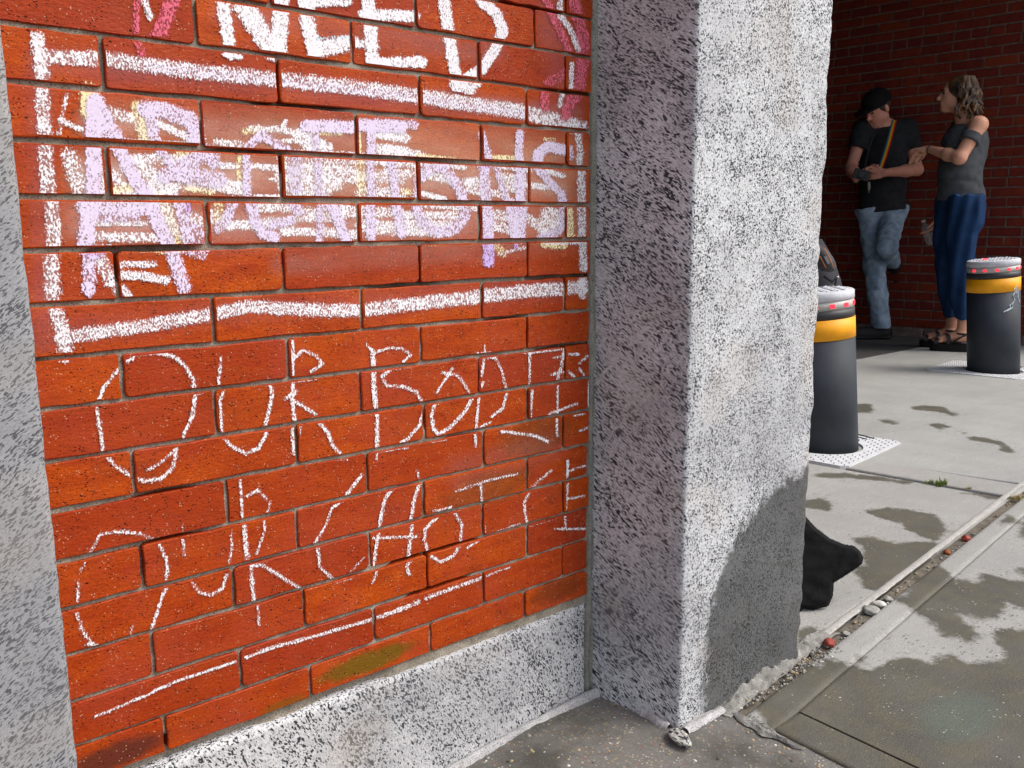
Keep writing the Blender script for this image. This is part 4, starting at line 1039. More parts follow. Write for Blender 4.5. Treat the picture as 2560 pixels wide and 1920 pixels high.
for i, (px, py, r, lab) in enumerate(((2178, 1527, .017, 'flat grey stone lying in the joint below the black cloth'), (2200, 1510, .014, 'pale broken stone in the joint right of the flat grey stone'),
                                      (2220, 1496, .010, 'small grey stone in the joint after the pale broken stone'), (2003, 1622, .014, 'tan stone beside the foot of the granite pillar'),
                                      (2028, 1633, .007, 'dark little stone beside the red brick chip'), (2115, 1582, .008, 'grey crumb of stone just past the red brick chip'))):
    one_rock('stone', px, py, r, 20 + i, M_ROCKS[(0, 4, 0, 1, 2, 0)[i]], lab, 'stone', dz=-.004, flat=.5)
# the pointed chip at the pillar corner
c = GP(1712, 1862)
bm = bmesh.new(); rock(bm, (0, 0, 0), .015, 31, .5, 3, (.9, 1.8))
rot = Matrix.Rotation(R(-24), 3, 'Z')
for v in bm.verts:
    v.co = rot @ v.co
    if v.co.y < 0: v.co.x *= 1 + v.co.y * 12 if 1 + v.co.y * 12 > .25 else .25
    v.co += Vector((c[0] + .002, c[1] + .012, .006))
tag(bm_mesh('stone_chip', bm, mat_granite('chip_granite', light=(.55, .53, .46)), None, True), 'pointed speckled stone chip poking out from the pillar corner', 'stone')

# weeds in the cross joint
M_WEED = mat_plain('weed_green', (0.10, 0.15, 0.02), .7, .2, nscale=60)
M_STRAW = mat_plain('dry_grass', (0.30, 0.24, 0.09), .8, .2, nscale=60)
def weed(px, py, n, h, mat, label):
    c = GP(px, py); bm = bmesh.new()
    for k in range(n):
        a = random.uniform(0, 6.28); b = Vector((c[0] + random.gauss(0, h * .9), c[1] + random.gauss(0, h * .35), 0))
        d = Vector((math.cos(a), math.sin(a), 0)); s = Vector((-d.y, d.x, 0)) * h * .09
        L = h * random.uniform(.5, 1.1)
        p1 = b + d * L * .3 + Vector((0, 0, L * .6)); p2 = b + d * L * .9 + Vector((0, 0, L * .75))
        v = [bm.verts.new(q) for q in (b - s, b + s, p1 + s * .8, p1 - s * .8, p2)]
        bm.faces.new(v[:4]); bm.faces.new((v[3], v[2], v[4]))
    return tag(bm_mesh('weed', bm, mat), label, 'weed')
weed(2352, 1212, 90, .018, M_WEED, 'larger green weed tuft growing in the cross joint of the pavement')
weed(2326, 1208, 40, .013, M_WEED, 'small green weed tuft left of the larger one')
weed(2424, 1222, 30, .010, M_STRAW, 'tiny dry tuft in the cross joint near the corner')
weed(2540, 1248, 60, .016, M_STRAW, 'straw-coloured tuft where the two pavement joints meet')

# ------------------------------------------------------------------ passage behind: building, far brick wall
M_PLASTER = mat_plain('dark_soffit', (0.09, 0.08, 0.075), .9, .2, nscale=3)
ND = np.array([-0.0995, 0.9950, 0.0])         # along the far wall, away from the camera
NN = np.array([-0.9950, -0.0995, 0.0])        # its outward face
W0 = np.array([6.38, 2.0, 0.0])
bld = empty('passage_building', (1.4, 4.0, 0), 'dark building over the covered passage behind the granite pillar', 'building')
bm = bmesh.new(); box(bm, -3.5, 1.395, 0.302, 9.0, 0, 2.70); bm_mesh('side_wall', bm, M_PLASTER, bld)
bm = bmesh.new(); box(bm, -3.5, 7.4, .85, 9.0, 2.72, 3.1); bm_mesh('ceiling', bm, M_PLASTER, bld)
bm = bmesh.new(); box(bm, 1.40, 7.4, 8.0, 8.2, 0, 2.715); bm_mesh('end_wall', bm, M_PLASTER, bld)
bm = bmesh.new(); box(bm, -3.5, -0.63, -0.19, 0.298, 0, 2.70); bm_mesh('front_wall', bm, M_PLASTER, bld)

t = NT('old_red_brick')
rnd = t.n('ShaderNodeObjectInfo').outputs['Random']
p = t.pos()
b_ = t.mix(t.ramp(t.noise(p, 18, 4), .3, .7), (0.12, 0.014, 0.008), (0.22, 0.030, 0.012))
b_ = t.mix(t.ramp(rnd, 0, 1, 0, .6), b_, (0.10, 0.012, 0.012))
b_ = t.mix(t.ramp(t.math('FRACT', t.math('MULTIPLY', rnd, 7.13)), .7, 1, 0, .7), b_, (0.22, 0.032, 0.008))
t.base(b_); t.rough(.8); t.b.inputs['Specular IOR Level'].default_value = .2
t.bump(t.noise(p, 90, 3), .4, .003)
M_OLD = t.m
M_OLDMORT = mat_mortar('old_mortar', (0.09, 0.065, 0.05), (0.25, 0.19, 0.145))
far = empty('brick_wall', tuple(W0), 'old dark red brick wall in the passage behind the two people', 'brick wall')
BL, BH = 0.212, 0.0660
S0, S1 = -1.35, 1.75       # extent along ND
def far_pt(s, h, d=0.0):
    return W0 + ND * s + NN * d + np.array([0, 0, h])
bm = bmesh.new()
vs_b = [far_pt(S0, -.02, 0), far_pt(6.2, -.02, 0), far_pt(6.2, 3.1, 0), far_pt(S0, 3.1, 0), far_pt(S0, -.02, -.25), far_pt(6.2, -.02, -.25), far_pt(6.2, 3.1, -.25), far_pt(S0, 3.1, -.25)]
bv = [bm.verts.new(q) for q in vs_b]
for f in ((0, 1, 2, 3), (5, 4, 7, 6), (4, 0, 3, 7), (1, 5, 6, 2), (3, 2, 6, 7), (4, 5, 1, 0)): bm.faces.new([bv[i] for i in f])
bm_mesh('joint_mortar', bm, M_OLDMORT, far)
# three shared brick shapes, then linked copies turned into the wall
protos = []
def far_brick_mesh(L, H, seed):
    rs = random.Random(seed)
    bm = bmesh.new(); box(bm, -L / 2, L / 2, -.006, .05, -H / 2, H / 2)
    for v in bm.verts:
        if v.co.y < 0:
            v.co.x += rs.uniform(-.002, .002); v.co.z += rs.uniform(-.0015, .0015); v.co.y += rs.uniform(-.002, .001)
    es = [e for e in bm.edges if all(v.co.y < 0 for v in e.verts)]
    bmesh.ops.bevel(bm, geom=es, offset=.003, segments=1, affect='EDGES')
    me = D.meshes.new('brick'); bmesh.ops.recalc_face_normals(bm, faces=bm.faces); bm.to_mesh(me); bm.free()
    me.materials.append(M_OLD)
    return me
full_m = [far_brick_mesh(BL - .010, BH - .011, i) for i in range(4)]
half_m = [far_brick_mesh(BL / 2 - .010, BH - .011, 9 + i) for i in range(2)]
cand = []
for rrow in range(0, 46):
    h = (rrow + .5) * BH
    s = S0 - (BL / 2 if rrow % 2 else 0) + rng.uniform(-.01, .01)
    header = (rrow % 7 == 3)
    while s < S1:
        if header: w_, mm = BL / 2, half_m
        else: w_, mm = BL, full_m
        c = far_pt(s + w_ / 2, h)
        cand.append((c, mm[random.randrange(len(mm))], w_))
        s += w_
cpx = to_px(np.array([c[0] for c in cand]))
def visible(q): return 2020 < q[0] < 2640 and -60 < q[1] < 900
order = sorted(range(len(cand)), key=lambda i: (0 if visible(cpx[i]) else 1, -cand[i][2] / np.linalg.norm(cand[i][0] - CAM)))
ang = math.atan2(-ND[1], -ND[0])
stuff_bm = bmesh.new()
for k, i in enumerate(order):
    c, me, w_ = cand[i]
    rz = ang + random.uniform(-.012, .012)
    if k < 296:
        o = D.objects.new('brick', me); COL.objects.link(o); o.parent = far
        o.location = Vector(c) - Vector(W0); o.rotation_euler = (0, random.uniform(-.006, .006), rz)
    else:
        tm = me.copy(); tm.transform(Matrix.Translation(Vector(c)) @ Matrix.Rotation(rz, 4, 'Z'))
        stuff_bm.from_mesh(tm); D.meshes.remove(tm)
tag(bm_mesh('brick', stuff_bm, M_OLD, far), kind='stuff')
# loose pale course at the wall foot
bm = bmesh.new()
M_FOOT = mat_plain('worn_pale_brick', (0.17, 0.12, 0.11), .9, .2, nscale=14, namt=.5)
s = S0
while s < 0.75:
    w_ = random.uniform(.19, .25)
    me = far_brick_mesh(w_ - .012, .062, int(s * 100) + 77); me.materials.clear(); me.materials.append(M_FOOT)
    o = D.objects.new('kerb_brick', me); COL.objects.link(o); o.parent = far
    o.location = Vector(far_pt(s + w_ / 2, .030, .03)) - Vector(W0); o.rotation_euler = (0, random.uniform(-.01, .01), ang + random.uniform(-.02, .02))
    s += w_
bm.free()

# ------------------------------------------------------------------ bollards
M_BODY = mat_plain('charcoal_bollard_paint', (0.028, 0.034, 0.044), .62, .3, nscale=5, namt=.3, bump=.1, bscale=60)
M_RING = mat_plain('black_ring', (0.035, 0.036, 0.04), .5, .4)
M_YEL = mat_plain('amber_reflective_band', (0.90, 0.38, 0.006), .5, .35, nscale=22, namt=.1)
M_CAP = mat_plain('pale_cast_cap', (0.55, 0.56, 0.60), .6, .4, nscale=30, namt=.12, bump=.5, bscale=80)
M_LENS = mat_plain('milky_light_band', (0.46, 0.45, 0.42), .35, .5)
t = NT('red_led'); t.base((0.6, 0.01, 0.02)); t.b.inputs['Emission Color'].default_value = (1, .03, .06, 1); t.b.inputs['Emission Strength'].default_value = 0.9; M_LED = t.m
M_PLATE = mat_plain('pale_cast_plate', (0.62, 0.63, 0.65), .55, .4, nscale=40, namt=.12)
M_SCRAWL = mat_plain('white_marker', (0.62, 0.72, 0.78), .6, .3)
LEAN_AX = Vector((FW[0], FW[1], 0)).normalized()
def bollard(c, h, r, label, leds, plate_off, scrawl):
    root = empty('bollard', (c[0], c[1], 0), label, 'bollard', 'retractable bollards in the passage mouth')
    M = Matrix.Translation((c[0], c[1], 0)) @ Matrix.Rotation(R(-5.0), 4, LEAN_AX)
    def lat(name, prof, mat, n=64, par=root):
        bm = bmesh.new(); lathe(bm, prof, n, M)
        o = bm_mesh(name, bm, mat, par)
        me = o.data; me.polygons.foreach_set('use_smooth', [len(p_.vertices) == 4 for p_ in me.polygons])
        return o
    lat('body', [(r, -.03), (r, h - .172)], M_BODY)
    lat('yellow_band', [(r + .0012, h - .1715), (r + .0012, h - .098)], M_YEL)
    lat('black_ring', [(r, h - .0975), (r, h - .066)], M_RING)
    lens = lat('light_band', [(r - .002, h - .0655), (r - .002, h - .034)], M_LENS)
    cap = lat('cap', [(r - .004, h - .0335), (r + .0005, h - .032), (r + .0005, h - .006), (r - .006, h - .001), (r - .02, h + .0)], M_CAP)
    for a in leds:
        bm = bmesh.new()
        d = Vector((math.cos(R(a)), math.sin(R(a)), 0)); s_ = Vector((-d.y, d.x, 0))
        q = M @ (d * (r - .001) + Vector((0, 0, h - .050)))
        b4 = bmesh.ops.create_cube(bm, size=1.0)
        RM = Matrix((tuple(d) + (0,), tuple(s_) + (0,), (0, 0, 1, 0), (0, 0, 0, 1))).transposed()
        for v in b4['verts']:
            v.co = (RM @ Vector((v.co.x * .006, v.co.y * .016, v.co.z * .014))) + q
        bm_mesh('lamp', bm, M_LED, lens)
    # raised tread bumps on the cap
    bm = bmesh.new()
    for i in range(-4, 5):
        for j in range(-4, 5):
            x, y = i * .026, j * .026
            if math.hypot(x, y) > r - .022: continue
            q = bmesh.ops.create_cube(bm, size=1.0)
            for v in q['verts']:
                v.co = M @ Vector((x + v.co.x * (.018 if (i + j) % 2 else .006), y + v.co.y * (.006 if (i + j) % 2 else .018), h + .001 + v.co.z * .004))
    bm_mesh('tread', bm, M_CAP, cap)
    bm = bmesh.new()
    q = M @ Vector((-.035, .03, h + .004))
    bmesh.ops.create_uvsphere(bm, u_segments=12, v_segments=8, radius=.008, matrix=Matrix.Translation(q) @ Matrix.Diagonal((1.5, 1.5, .8, 1)))
    bm_mesh('lamp', bm, M_LED, cap)
    if scrawl:
        for pts in ([(0.0, .30), (.012, .318), (.002, .345), (.018, .36), (.010, .375), (.028, .392), (.026, .35), (.05, .37), (.04, .33), (.058, .30)], [(-.034, .262), (-.012, .272), (-.018, .29), (-.004, .30), (.0, .276), (-.022, .272), (-.05, .258)]):
            bm = bmesh.new(); P3 = []
            for (s_, z) in pts:
                a = R(scrawl) + s_ / r
                P3.append(M @ Vector(((r + .0004) * math.cos(a), (r + .0004) * math.sin(a), z + .09)))
            tube(bm, P3, .0032, 6); bm_mesh('scrawl', bm, M_SCRAWL, root)
    # square cast plate with a round opening
    px_, py_ = c[0] + plate_off[0], c[1] + plate_off[1]
    bm = bmesh.new(); n = 64; hs_ = .245; e1 = Vector((.995, .1, 0)); e2 = Vector((-.1, .995, 0)); P0 = Vector((px_, py_, 0)); C0 = Vector((c[0], c[1], 0))
    inner, outer, ilow, olow = [], [], [], []
    for i in range(n):
        a = 2 * math.pi * (i + .5) / n
        d = Vector((math.cos(a), math.sin(a), 0))
        ip = C0 + d * (r + .016)
        k = hs_ / max(abs(d.dot(e1)), abs(d.dot(e2)))
        op = P0 + d * k
        inner.append(bm.verts.new(ip + Vector((0, 0, .006)))); ilow.append(bm.verts.new(ip + Vector((0, 0, -.03))))
        outer.append(bm.verts.new(op + Vector((0, 0, .005)))); olow.append(bm.verts.new(op + Vector((0, 0, -.02))))
    for i in range(n):
        j = (i + 1) % n
        bm.faces.new((inner[i], inner[j], outer[j], outer[i])); bm.faces.new((outer[i], outer[j], olow[j], olow[i])); bm.faces.new((ilow[i], ilow[j], inner[j], inner[i]))
    plate = bm_mesh('base_plate', bm, M_PLATE, root)
    bm = bmesh.new()
    for i in range(26):
        for j in range(26):
            q = P0 + e1 * ((i - 12.5) * .0185) + e2 * ((j - 12.5) * .0185)
            rr_ = (q - C0).length
            if rr_ < r + .03 or (i + j) % 2: continue
            b4 = bmesh.ops.create_cube(bm, size=1.0)
            for v in b4['verts']:
                v.co = q + e1 * v.co.x * .0035 + e2 * v.co.y * .0035 + Vector((0, 0, .0072 + v.co.z * .002))
    tag(bm_mesh('plate_pattern', bm, M_RING, plate), kind='stuff')
    # curved ribs in the far right corner
    bm = bmesh.new()
    for k in range(3):
        rr_ = r + .045 + k * .035
        tube(bm, [C0 + Vector((math.cos(a), math.sin(a), 0)) * rr_ + Vector((0, 0, .007)) for a in np.linspace(-.35, .75, 12) if True], .0022, 5)
    bm_mesh('plate_rib', bm, M_RING, plate)
    return root
bollard((2.92, 0.70), 0.585, .130, 'dark bollard right beside the granite pillar with yellow band and pale tread plate', (210, 236, 262, 288, 314), (.003, .043), None)
bollard((5.17, 1.00), 0.625, .132, 'dark bollard with white scrawl at the right edge before the woman', (158, 184, 210, 236, 262, 288), (.02, .05), 246)

# ------------------------------------------------------------------ black cloth and rucksack behind the pillar
t = NT('black_fabric'); t.base((0.0035, 0.0035, 0.004)); t.rough(.8); t.b.inputs['Specular IOR Level'].default_value = .16
t.bump(t.noise(t.pos(), 60, 4), .5, .004); M_BLACK = t.m
def cloth_from_outline(name, pts_px, depth_fn, thick, mat, label, cat, folds=.016):
    """a draped cloth: outline traced at its own distance, puffed to real thickness"""
    P = np.array(pts_px, float)
    lo, hi = P.min(0), P.max(0)
    nx_, ny_ = 150, 170
    gx, gy = np.meshgrid(np.linspace(lo[0], hi[0], nx_), np.linspace(lo[1], hi[1], ny_))
    Q = np.stack([gx.ravel(), gy.ravel()], -1)
    sd = poly_sdf(Q, [P])
    keep = sd > -.5
    V, idx = [], {}
    for side in (1, -1):
        for i, q in enumerate(Q):
            if not keep[i]: continue
            s_ = max(0.0, min(1.0, (sd[i] + .5) / 34.0))
            puff = thick * math.sqrt(s_) * side
            c = depth_fn(q)
            d = ray(q[0], q[1]); d = d / np.linalg.norm(d)
            f_ = folds * s_ * (nz(q[0] * .02, q[1] * .035, 3) + .6 * nz(q[0] * .05 + q[1] * .03, q[1] * .02, 8))
            idx[(side, i)] = len(V); V.append(c - d * (puff + f_))
    F = []
    for side in (1, -1):
        for j in range(ny_ - 1):
            for i in range(nx_ - 1):
                a = [j * nx_ + i, j * nx_ + i + 1, (j + 1) * nx_ + i + 1, (j + 1) * nx_ + i]
                if all(keep[k] for k in a):
                    q = [idx[(side, k)] for k in a]
                    F.append(tuple(q if side > 0 else q[::-1]))
    return tag(py_mesh(name, V, F, mat, None, True), label, cat)
bagp = [(1960, 1240), (2016, 1292), (2040, 1318), (2075, 1345), (2110, 1360), (2136, 1364), (2152, 1378), (2159, 1395), (2156, 1410), (2144, 1420), (2120, 1436), (2085, 1458), (2083, 1490), (2072, 1515), (2035, 1526), (2008, 1522), (2000, 1538), (1960, 1560)]
def bag_depth(q):
    g = GP(q[0], 1545)
    n = np.array([FW[0], FW[1], 0]); o = np.array([1.60, -0.055, 0]) 
    f = (q[1] - 1530) / 290.0      # top leans away
    return hit(q[0], q[1], n, o - n * f * 0.10)
cloth_from_outline('black_cloth', bagp, bag_depth, .035, M_BLACK, 'black fabric bag flopped on the pavement against the right side of the granite pillar', 'bag')
# rucksack behind the left bollard
rk = empty('rucksack', (3.30, 1.22, 0), 'dark rucksack with orange piped grey strap standing behind the left bollard', 'rucksack')
def plane_at(o):
    o = np.array(o, float)
    n = np.array([o[0] - CAM[0], o[1] - CAM[1], 0]); n /= np.linalg.norm(n)
    return lambda px, py, off=0.0: hit(px, py, n, o + n * off)
PR = plane_at((3.30, 1.22, 0))
bm = bmesh.new()
lathe_pts = [PR(2040, 1010), PR(2040, 860), PR(2038, 760), PR(2036, 700), PR(2034, 650), PR(2030, 600)]
tube(bm, lathe_pts, [.12, .14, .125, .105, .08, .04], 16)
bm_mesh('pack_body', bm, mat_plain('dark_nylon', (0.02, 0.02, 0.028), .7, .3, nscale=20), rk, True)
M_STRAPG = mat_plain('grey_padding', (0.075, 0.072, 0.078), .8, .3, nscale=40)
def pad(name, pts, w0, th, mat, par):
    bm = bmesh.new(); top = []
    n = len(pts); rings = []
    for i, (px, py, w) in enumerate(pts):
        a = PR(px, py, -.16 - 0.0 * i); 
        q0 = PR(px + w, py - w * .35, -.16); q1 = PR(px - w, py + w * .35, -.16)
        d = np.array([FW[0], FW[1], 0]) * th
        rings.append([bm.verts.new(v) for v in (q0 - d * .4, q0 + d * .6, q1 + d * .6, q1 - d * .4, a - d)])
    for A, B in zip(rings, rings[1:]):
        for k in range(5): bm.faces.new((A[k], A[(k + 1) % 5], B[(k + 1) % 5], B[k]))
    bm.faces.new(rings[0]); bm.faces.new(rings[-1][::-1])
    return bm_mesh(name, bm, mat, par, True)
st = pad('strap', [(2034, 612, 6), (2042, 622, 13), (2052, 636, 19), (2060, 650, 21), (2067, 662, 20), (2074, 672, 16), (2079, 678, 7)], 0, .018, M_STRAPG, rk)
M_ORG = mat_plain('orange_piping', (0.50, 0.17, 0.05), .6, .3)
for pts in ([(2054, 617), (2062, 622), (2070, 637), (2078, 654), (2084, 670)], [(2050, 641), (2057, 655), (2065, 670)]):
    bm = bmesh.new(); tube(bm, [PR(a, b, -.182) for a, b in pts], .0022, 6); bm_mesh('piping', bm, M_ORG, st, True)
bm = bmesh.new(); qs = [PR(2060, 642, -.185), PR(2068, 641, -.185), (PR(2075, 658, -.185)), PR(2070, 661, -.185)]
d_ = np.array([FW[0], FW[1], 0]) * .006
va = [bm.verts.new(q) for q in qs] + [bm.verts.new(q + d_) for q in qs]
for f in ((0, 1, 2, 3), (7, 6, 5, 4), (0, 4, 5, 1), (1, 5, 6, 2), (2, 6, 7, 3), (3, 7, 4, 0)): bm.faces.new([va[i] for i in f])
bm_mesh('patch', bm, mat_plain('pale_patch', (0.30, 0.31, 0.32), .6, .3), st)
M_CHROME = mat_plain('clip_metal', (0.5, 0.5, 0.46), .3, .5, metal=.8)
for (a, b) in ((2092, 692), (2083, 712)):
    bm = bmesh.new(); tube(bm, [PR(a - 4, b + 1, -.13), PR(a + 3, b, -.13), PR(a + 4, b + 3, -.13)], .004, 6); bm_mesh('buckle', bm, M_CHROME, rk, True)
bm = bmesh.new(); tube(bm, [PR(2060, 690, -.12), PR(2080, 705, -.125), PR(2092, 694, -.128)], .006, 6); bm_mesh('webbing', bm, M_RING, rk, True)
bm = bmesh.new(); tube(bm, [PR(2086, 714, -.13), PR(2094, 696, -.13)], .005, 6); bm_mesh('webbing', bm, M_RING, rk, True)

# ------------------------------------------------------------------ people
def sdf_surface(prims, vox, k=0.02, noise_fn=None):
    """smooth union of tapered capsules / ellipsoids -> surface nets"""
    pts = []
    for q in prims:
        if q[0] == 'c':
            for p_, r_ in ((q[1], q[3]), (q[2], q[4])): pts += [np.array(p_) - r_ * 1.6, np.array(p_) + r_ * 1.6]
        elif q[0] == 'e': pts += [np.array(q[1]) - max(q[2]) * 1.2, np.array(q[1]) + max(q[2]) * 1.2]
    lo = np.min(pts, 0) - vox * 4; hi = np.max(pts, 0) + vox * 4
    N = np.ceil((hi - lo) / vox).astype(int) + 1
    ax = [lo[i] + vox * np.arange(N[i]) for i in range(3)]
    Fd = np.full(N, 1.0, np.float32)
    for q in prims:
        opt = q[-1] if isinstance(q[-1], dict) else {}
        kk = opt.get('k', k)
        if q[0] == 'c':
            a, b, ra, rb = np.array(q[1], float), np.array(q[2], float), q[3], q[4]
            rm = max(ra, rb) * max(1.0, 1 / opt.get('flat', 1.0)) * 1.15 + kk * 2 + vox * 2
            l_, h_ = np.minimum(a, b) - rm, np.maximum(a, b) + rm
        else:
            c, rad = np.array(q[1], float), np.array(q[2], float)
            rm = max(rad) + kk * 2 + vox * 2
            l_, h_ = c - rm, c + rm
        s0 = np.clip(((l_ - lo) / vox).astype(int), 0, N - 1); s1 = np.clip(((h_ - lo) / vox).astype(int) + 2, 1, N)
        sl = tuple(slice(s0[i], s1[i]) for i in range(3))
        X, Y, Z = np.meshgrid(ax[0][sl[0]], ax[1][sl[1]], ax[2][sl[2]], indexing='ij')
        P_ = np.stack([X, Y, Z], -1)
        if q[0] == 'c':
            pa = P_ - a; ba = b - a
            t_ = np.clip((pa @ ba) / (ba @ ba + 1e-9), 0, 1)
            v = pa - t_[..., None] * ba
            if 'fa' in opt:      # squash along an axis
                fa = np.array(opt['fa'], float); fa = fa / np.linalg.norm(fa)
                v = v + ((1 / opt['flat']) - 1) * (v @ fa)[..., None] * fa
            d = np.linalg.norm(v, axis=-1) - (ra + (rb - ra) * t_)
        else:
            Rm = opt.get('R')
            v = P_ - c
            if Rm is not None: v = v @ np.array(Rm)      # columns of R are the ellipsoid's axes
            kq = np.linalg.norm(v / rad, axis=-1)
            d = (kq - 1) * min(rad) if True else kq
            d = kq * (kq - 1) / (np.linalg.norm(v / rad ** 2, axis=-1) + 1e-6)
        for (pp, nn_) in opt.get('cut', []):
            d = np.maximum(d, (P_ - np.array(pp)) @ np.array(nn_))
        cur = Fd[sl]
        if opt.get('sub'):
            h = np.clip(0.5 - 0.5 * (cur + d) / kk, 0, 1)
            Fd[sl] = cur * (1 - h) + (-d) * h + kk * h * (1 - h)
        else:
            h = np.clip(0.5 + 0.5 * (cur - d) / kk, 0, 1)
            Fd[sl] = np.where(cur > .9, np.minimum(cur, d), cur * (1 - h) + d * h - kk * h * (1 - h))
    if noise_fn is not None:
        X, Y, Z = np.meshgrid(*ax, indexing='ij')
        Fd = Fd + noise_fn(X, Y, Z).astype(np.float32)
    ins = Fd < 0
    c8 = [ins[i:N[0] - 1 + i, j:N[1] - 1 + j, k_:N[2] - 1 + k_] for i in (0, 1) for j in (0, 1) for k_ in (0, 1)]
    sm = sum(c.astype(np.int8) for c in c8)
    act = (sm > 0) & (sm < 8)
    vid = np.full(act.shape, -1, np.int64)
    I = np.argwhere(act); vid[act] = np.arange(len(I))
    acc = np.zeros((len(I), 3)); cnt = np.zeros(len(I))
    for a in range(3):
        o1, o2 = [x for x in range(3) if x != a]
        for u in (0, 1):
            for v_ in (0, 1):
                p0 = I.copy(); p0[:, o1] += u; p0[:, o2] += v_
                p1 = p0.copy(); p1[:, a] += 1
                f0 = Fd[tuple(p0.T)]; f1 = Fd[tuple(p1.T)]
                m = (f0 < 0) != (f1 < 0)
                t_ = np.where(m, f0 / (f0 - f1 + 1e-12), 0)
                q = p0.astype(float); q[:, a] += t_
                acc[m] += q[m]; cnt[m] += 1
    V = lo + vox * acc / cnt[:, None]
    Fs = []
    for a in range(3):
        o1, o2 = (a + 1) % 3, (a + 2) % 3
        s0 = [slice(1, N[i] - 1) for i in range(3)]; s0[a] = slice(0, N[a] - 1)
        s1 = list(s0); s1[a] = slice(1, N[a])
        A_, B_ = ins[tuple(s0)], ins[tuple(s1)]
        E_ = np.argwhere(A_ != B_)
        if not len(E_): continue
        fl = A_[tuple(E_.T)]
        base = E_.copy()
        for i in range(3):
            if i != a: base[:, i] += 1
        def cell(d1, d2):
            q = base.copy(); q[:, o1] -= d1; q[:, o2] -= d2
            return vid[tuple(q.T)]
        qd = np.stack([cell(0, 0), cell(1, 0), cell(1, 1), cell(0, 1)], -1)
        qd = np.where(fl[:, None], qd, qd[:, ::-1])
        Fs.append(qd)
    Fq = np.concatenate(Fs)
    Fq = Fq[(Fq >= 0).all(1)]
    return V, Fq
def blob(name, prims, vox, mat, parent, k=.02, noise_fn=None, smooth_it=2):
    V, Fq = sdf_surface(prims, vox, k, noise_fn)
    me = D.meshes.new(name)
    me.vertices.add(len(V)); me.vertices.foreach_set('co', V.ravel())
    me.loops.add(Fq.size); me.loops.foreach_set('vertex_index', Fq.ravel().astype(np.int32))
    me.polygons.add(len(Fq)); me.polygons.foreach_set('loop_start', np.arange(0, Fq.size, 4, dtype=np.int32))
    me.update(calc_edges=True); me.validate()
    o = link_mesh(name, me, mat, parent, True)
    if smooth_it:
        md = o.modifiers.new('smooth', 'SMOOTH'); md.factor = .5; md.iterations = smooth_it
    return o
def folds(amp, f, seed, zdir=1.0):
    def fn(X, Y, Z):
        a = np.sin((X * 1.3 + Y) * f + 2.1 * np.sin(Z * f * .5 + seed) + seed)
        b = np.sin((Z * zdir + .6 * X - .5 * Y) * f * 1.3 + 1.7 * np.sin((X + Y) * f * .8 + seed * 2))
        c = np.sin(Z * f * 2.3 + 3 * np.sin(X * f + seed) + 2 * np.cos(Y * f * .9))
        return amp * (.5 * a + .35 * b + .25 * c)
    return fn
def mat_skin(name, col):
    t = NT(name)
    n = t.noise(t.pos(), 30, 3)
    t.base(t.mix(t.ramp(n, .3, .7), col, tuple(c * k for c, k in zip(col, (.9, .78, .74)))))
    t.rough(.5); t.b.inputs['Specular IOR Level'].default_value = .35
    t.b.inputs['Subsurface Weight'].default_value = 0.0
    return t.m
M_SKIN = mat_skin('skin', (0.62, 0.29, 0.21))
M_SKIN2 = mat_skin('skin_warm', (0.68, 0.36, 0.24))
M_TEE = mat_plain('charcoal_tshirt', (0.022, 0.023, 0.026), .9, .15, nscale=25)
M_TOP = mat_plain('grey_top', (0.075, 0.08, 0.088), .9, .15, nscale=25)
t = NT('faded_denim'); p = t.pos()
b_ = t.mix(t.ramp(t.noise(p, 14, 4, .65), .35, .68), (0.19, 0.27, 0.38), (0.44, 0.54, 0.65))
b_ = t.mix(t.ramp(t.noise(p, 400, 2), .4, .6, 0, .3), b_, (0.06, 0.10, 0.18)); t.base(b_); t.rough(.9); t.b.inputs['Specular IOR Level'].default_value = .1
t.bump(t.noise(p, 70, 4), .6, .006); M_DENIM = t.m
M_BLUE = mat_plain('blue_trousers', (0.010, 0.036, 0.105), .8, .2, nscale=12, namt=.3)
M_SHOE = mat_plain('black_shoe', (0.018, 0.017, 0.018), .7, .3)
M_SOLE = mat_plain('black_foam_sole', (0.012, 0.011, 0.012), .85, .2)
M_LEATH = mat_plain('black_leather', (0.012, 0.012, 0.013), .4, .5)
M_CAPB = mat_plain('black_cap', (0.008, 0.008, 0.009), .85, .15)
t = NT('highlighted_hair'); p = t.pos()
b_ = t.mix(t.ramp(t.noise(t.mapp(p, scale=(1, 1, .5)), 26, 3, .6), .46, .62), (0.026, 0.012, 0.005), (0.15, 0.064, 0.015))
t.base(b_); t.rough(.5); t.bump(t.noise(t.mapp(p, scale=(1, 1, .25)), 190, 3), .9, .006); M_HAIR = t.m
M_HAIR2 = mat_plain('short_dark_hair', (0.05, 0.025, 0.012), .6, .3, nscale=60)
M_EYE = mat_plain('eye', (0.03, 0.02, 0.015), .2, .5)
M_BROW = mat_plain('eyebrow', (0.04, 0.02, 0.012), .8, .1)
M_LIP = mat_plain('lips', (0.36, 0.10, 0.08), .5, .3)
def lerp(a, b, f): return np.array(a) * (1 - f) + np.array(b) * f
def unit(v): v = np.array(v, float); return v / np.linalg.norm(v)
def axes(face, up):
    f = unit(face); s = unit(np.cross(f, up)); u = np.cross(s, f)
    return f, s, u         # forward, to the figure's right, up
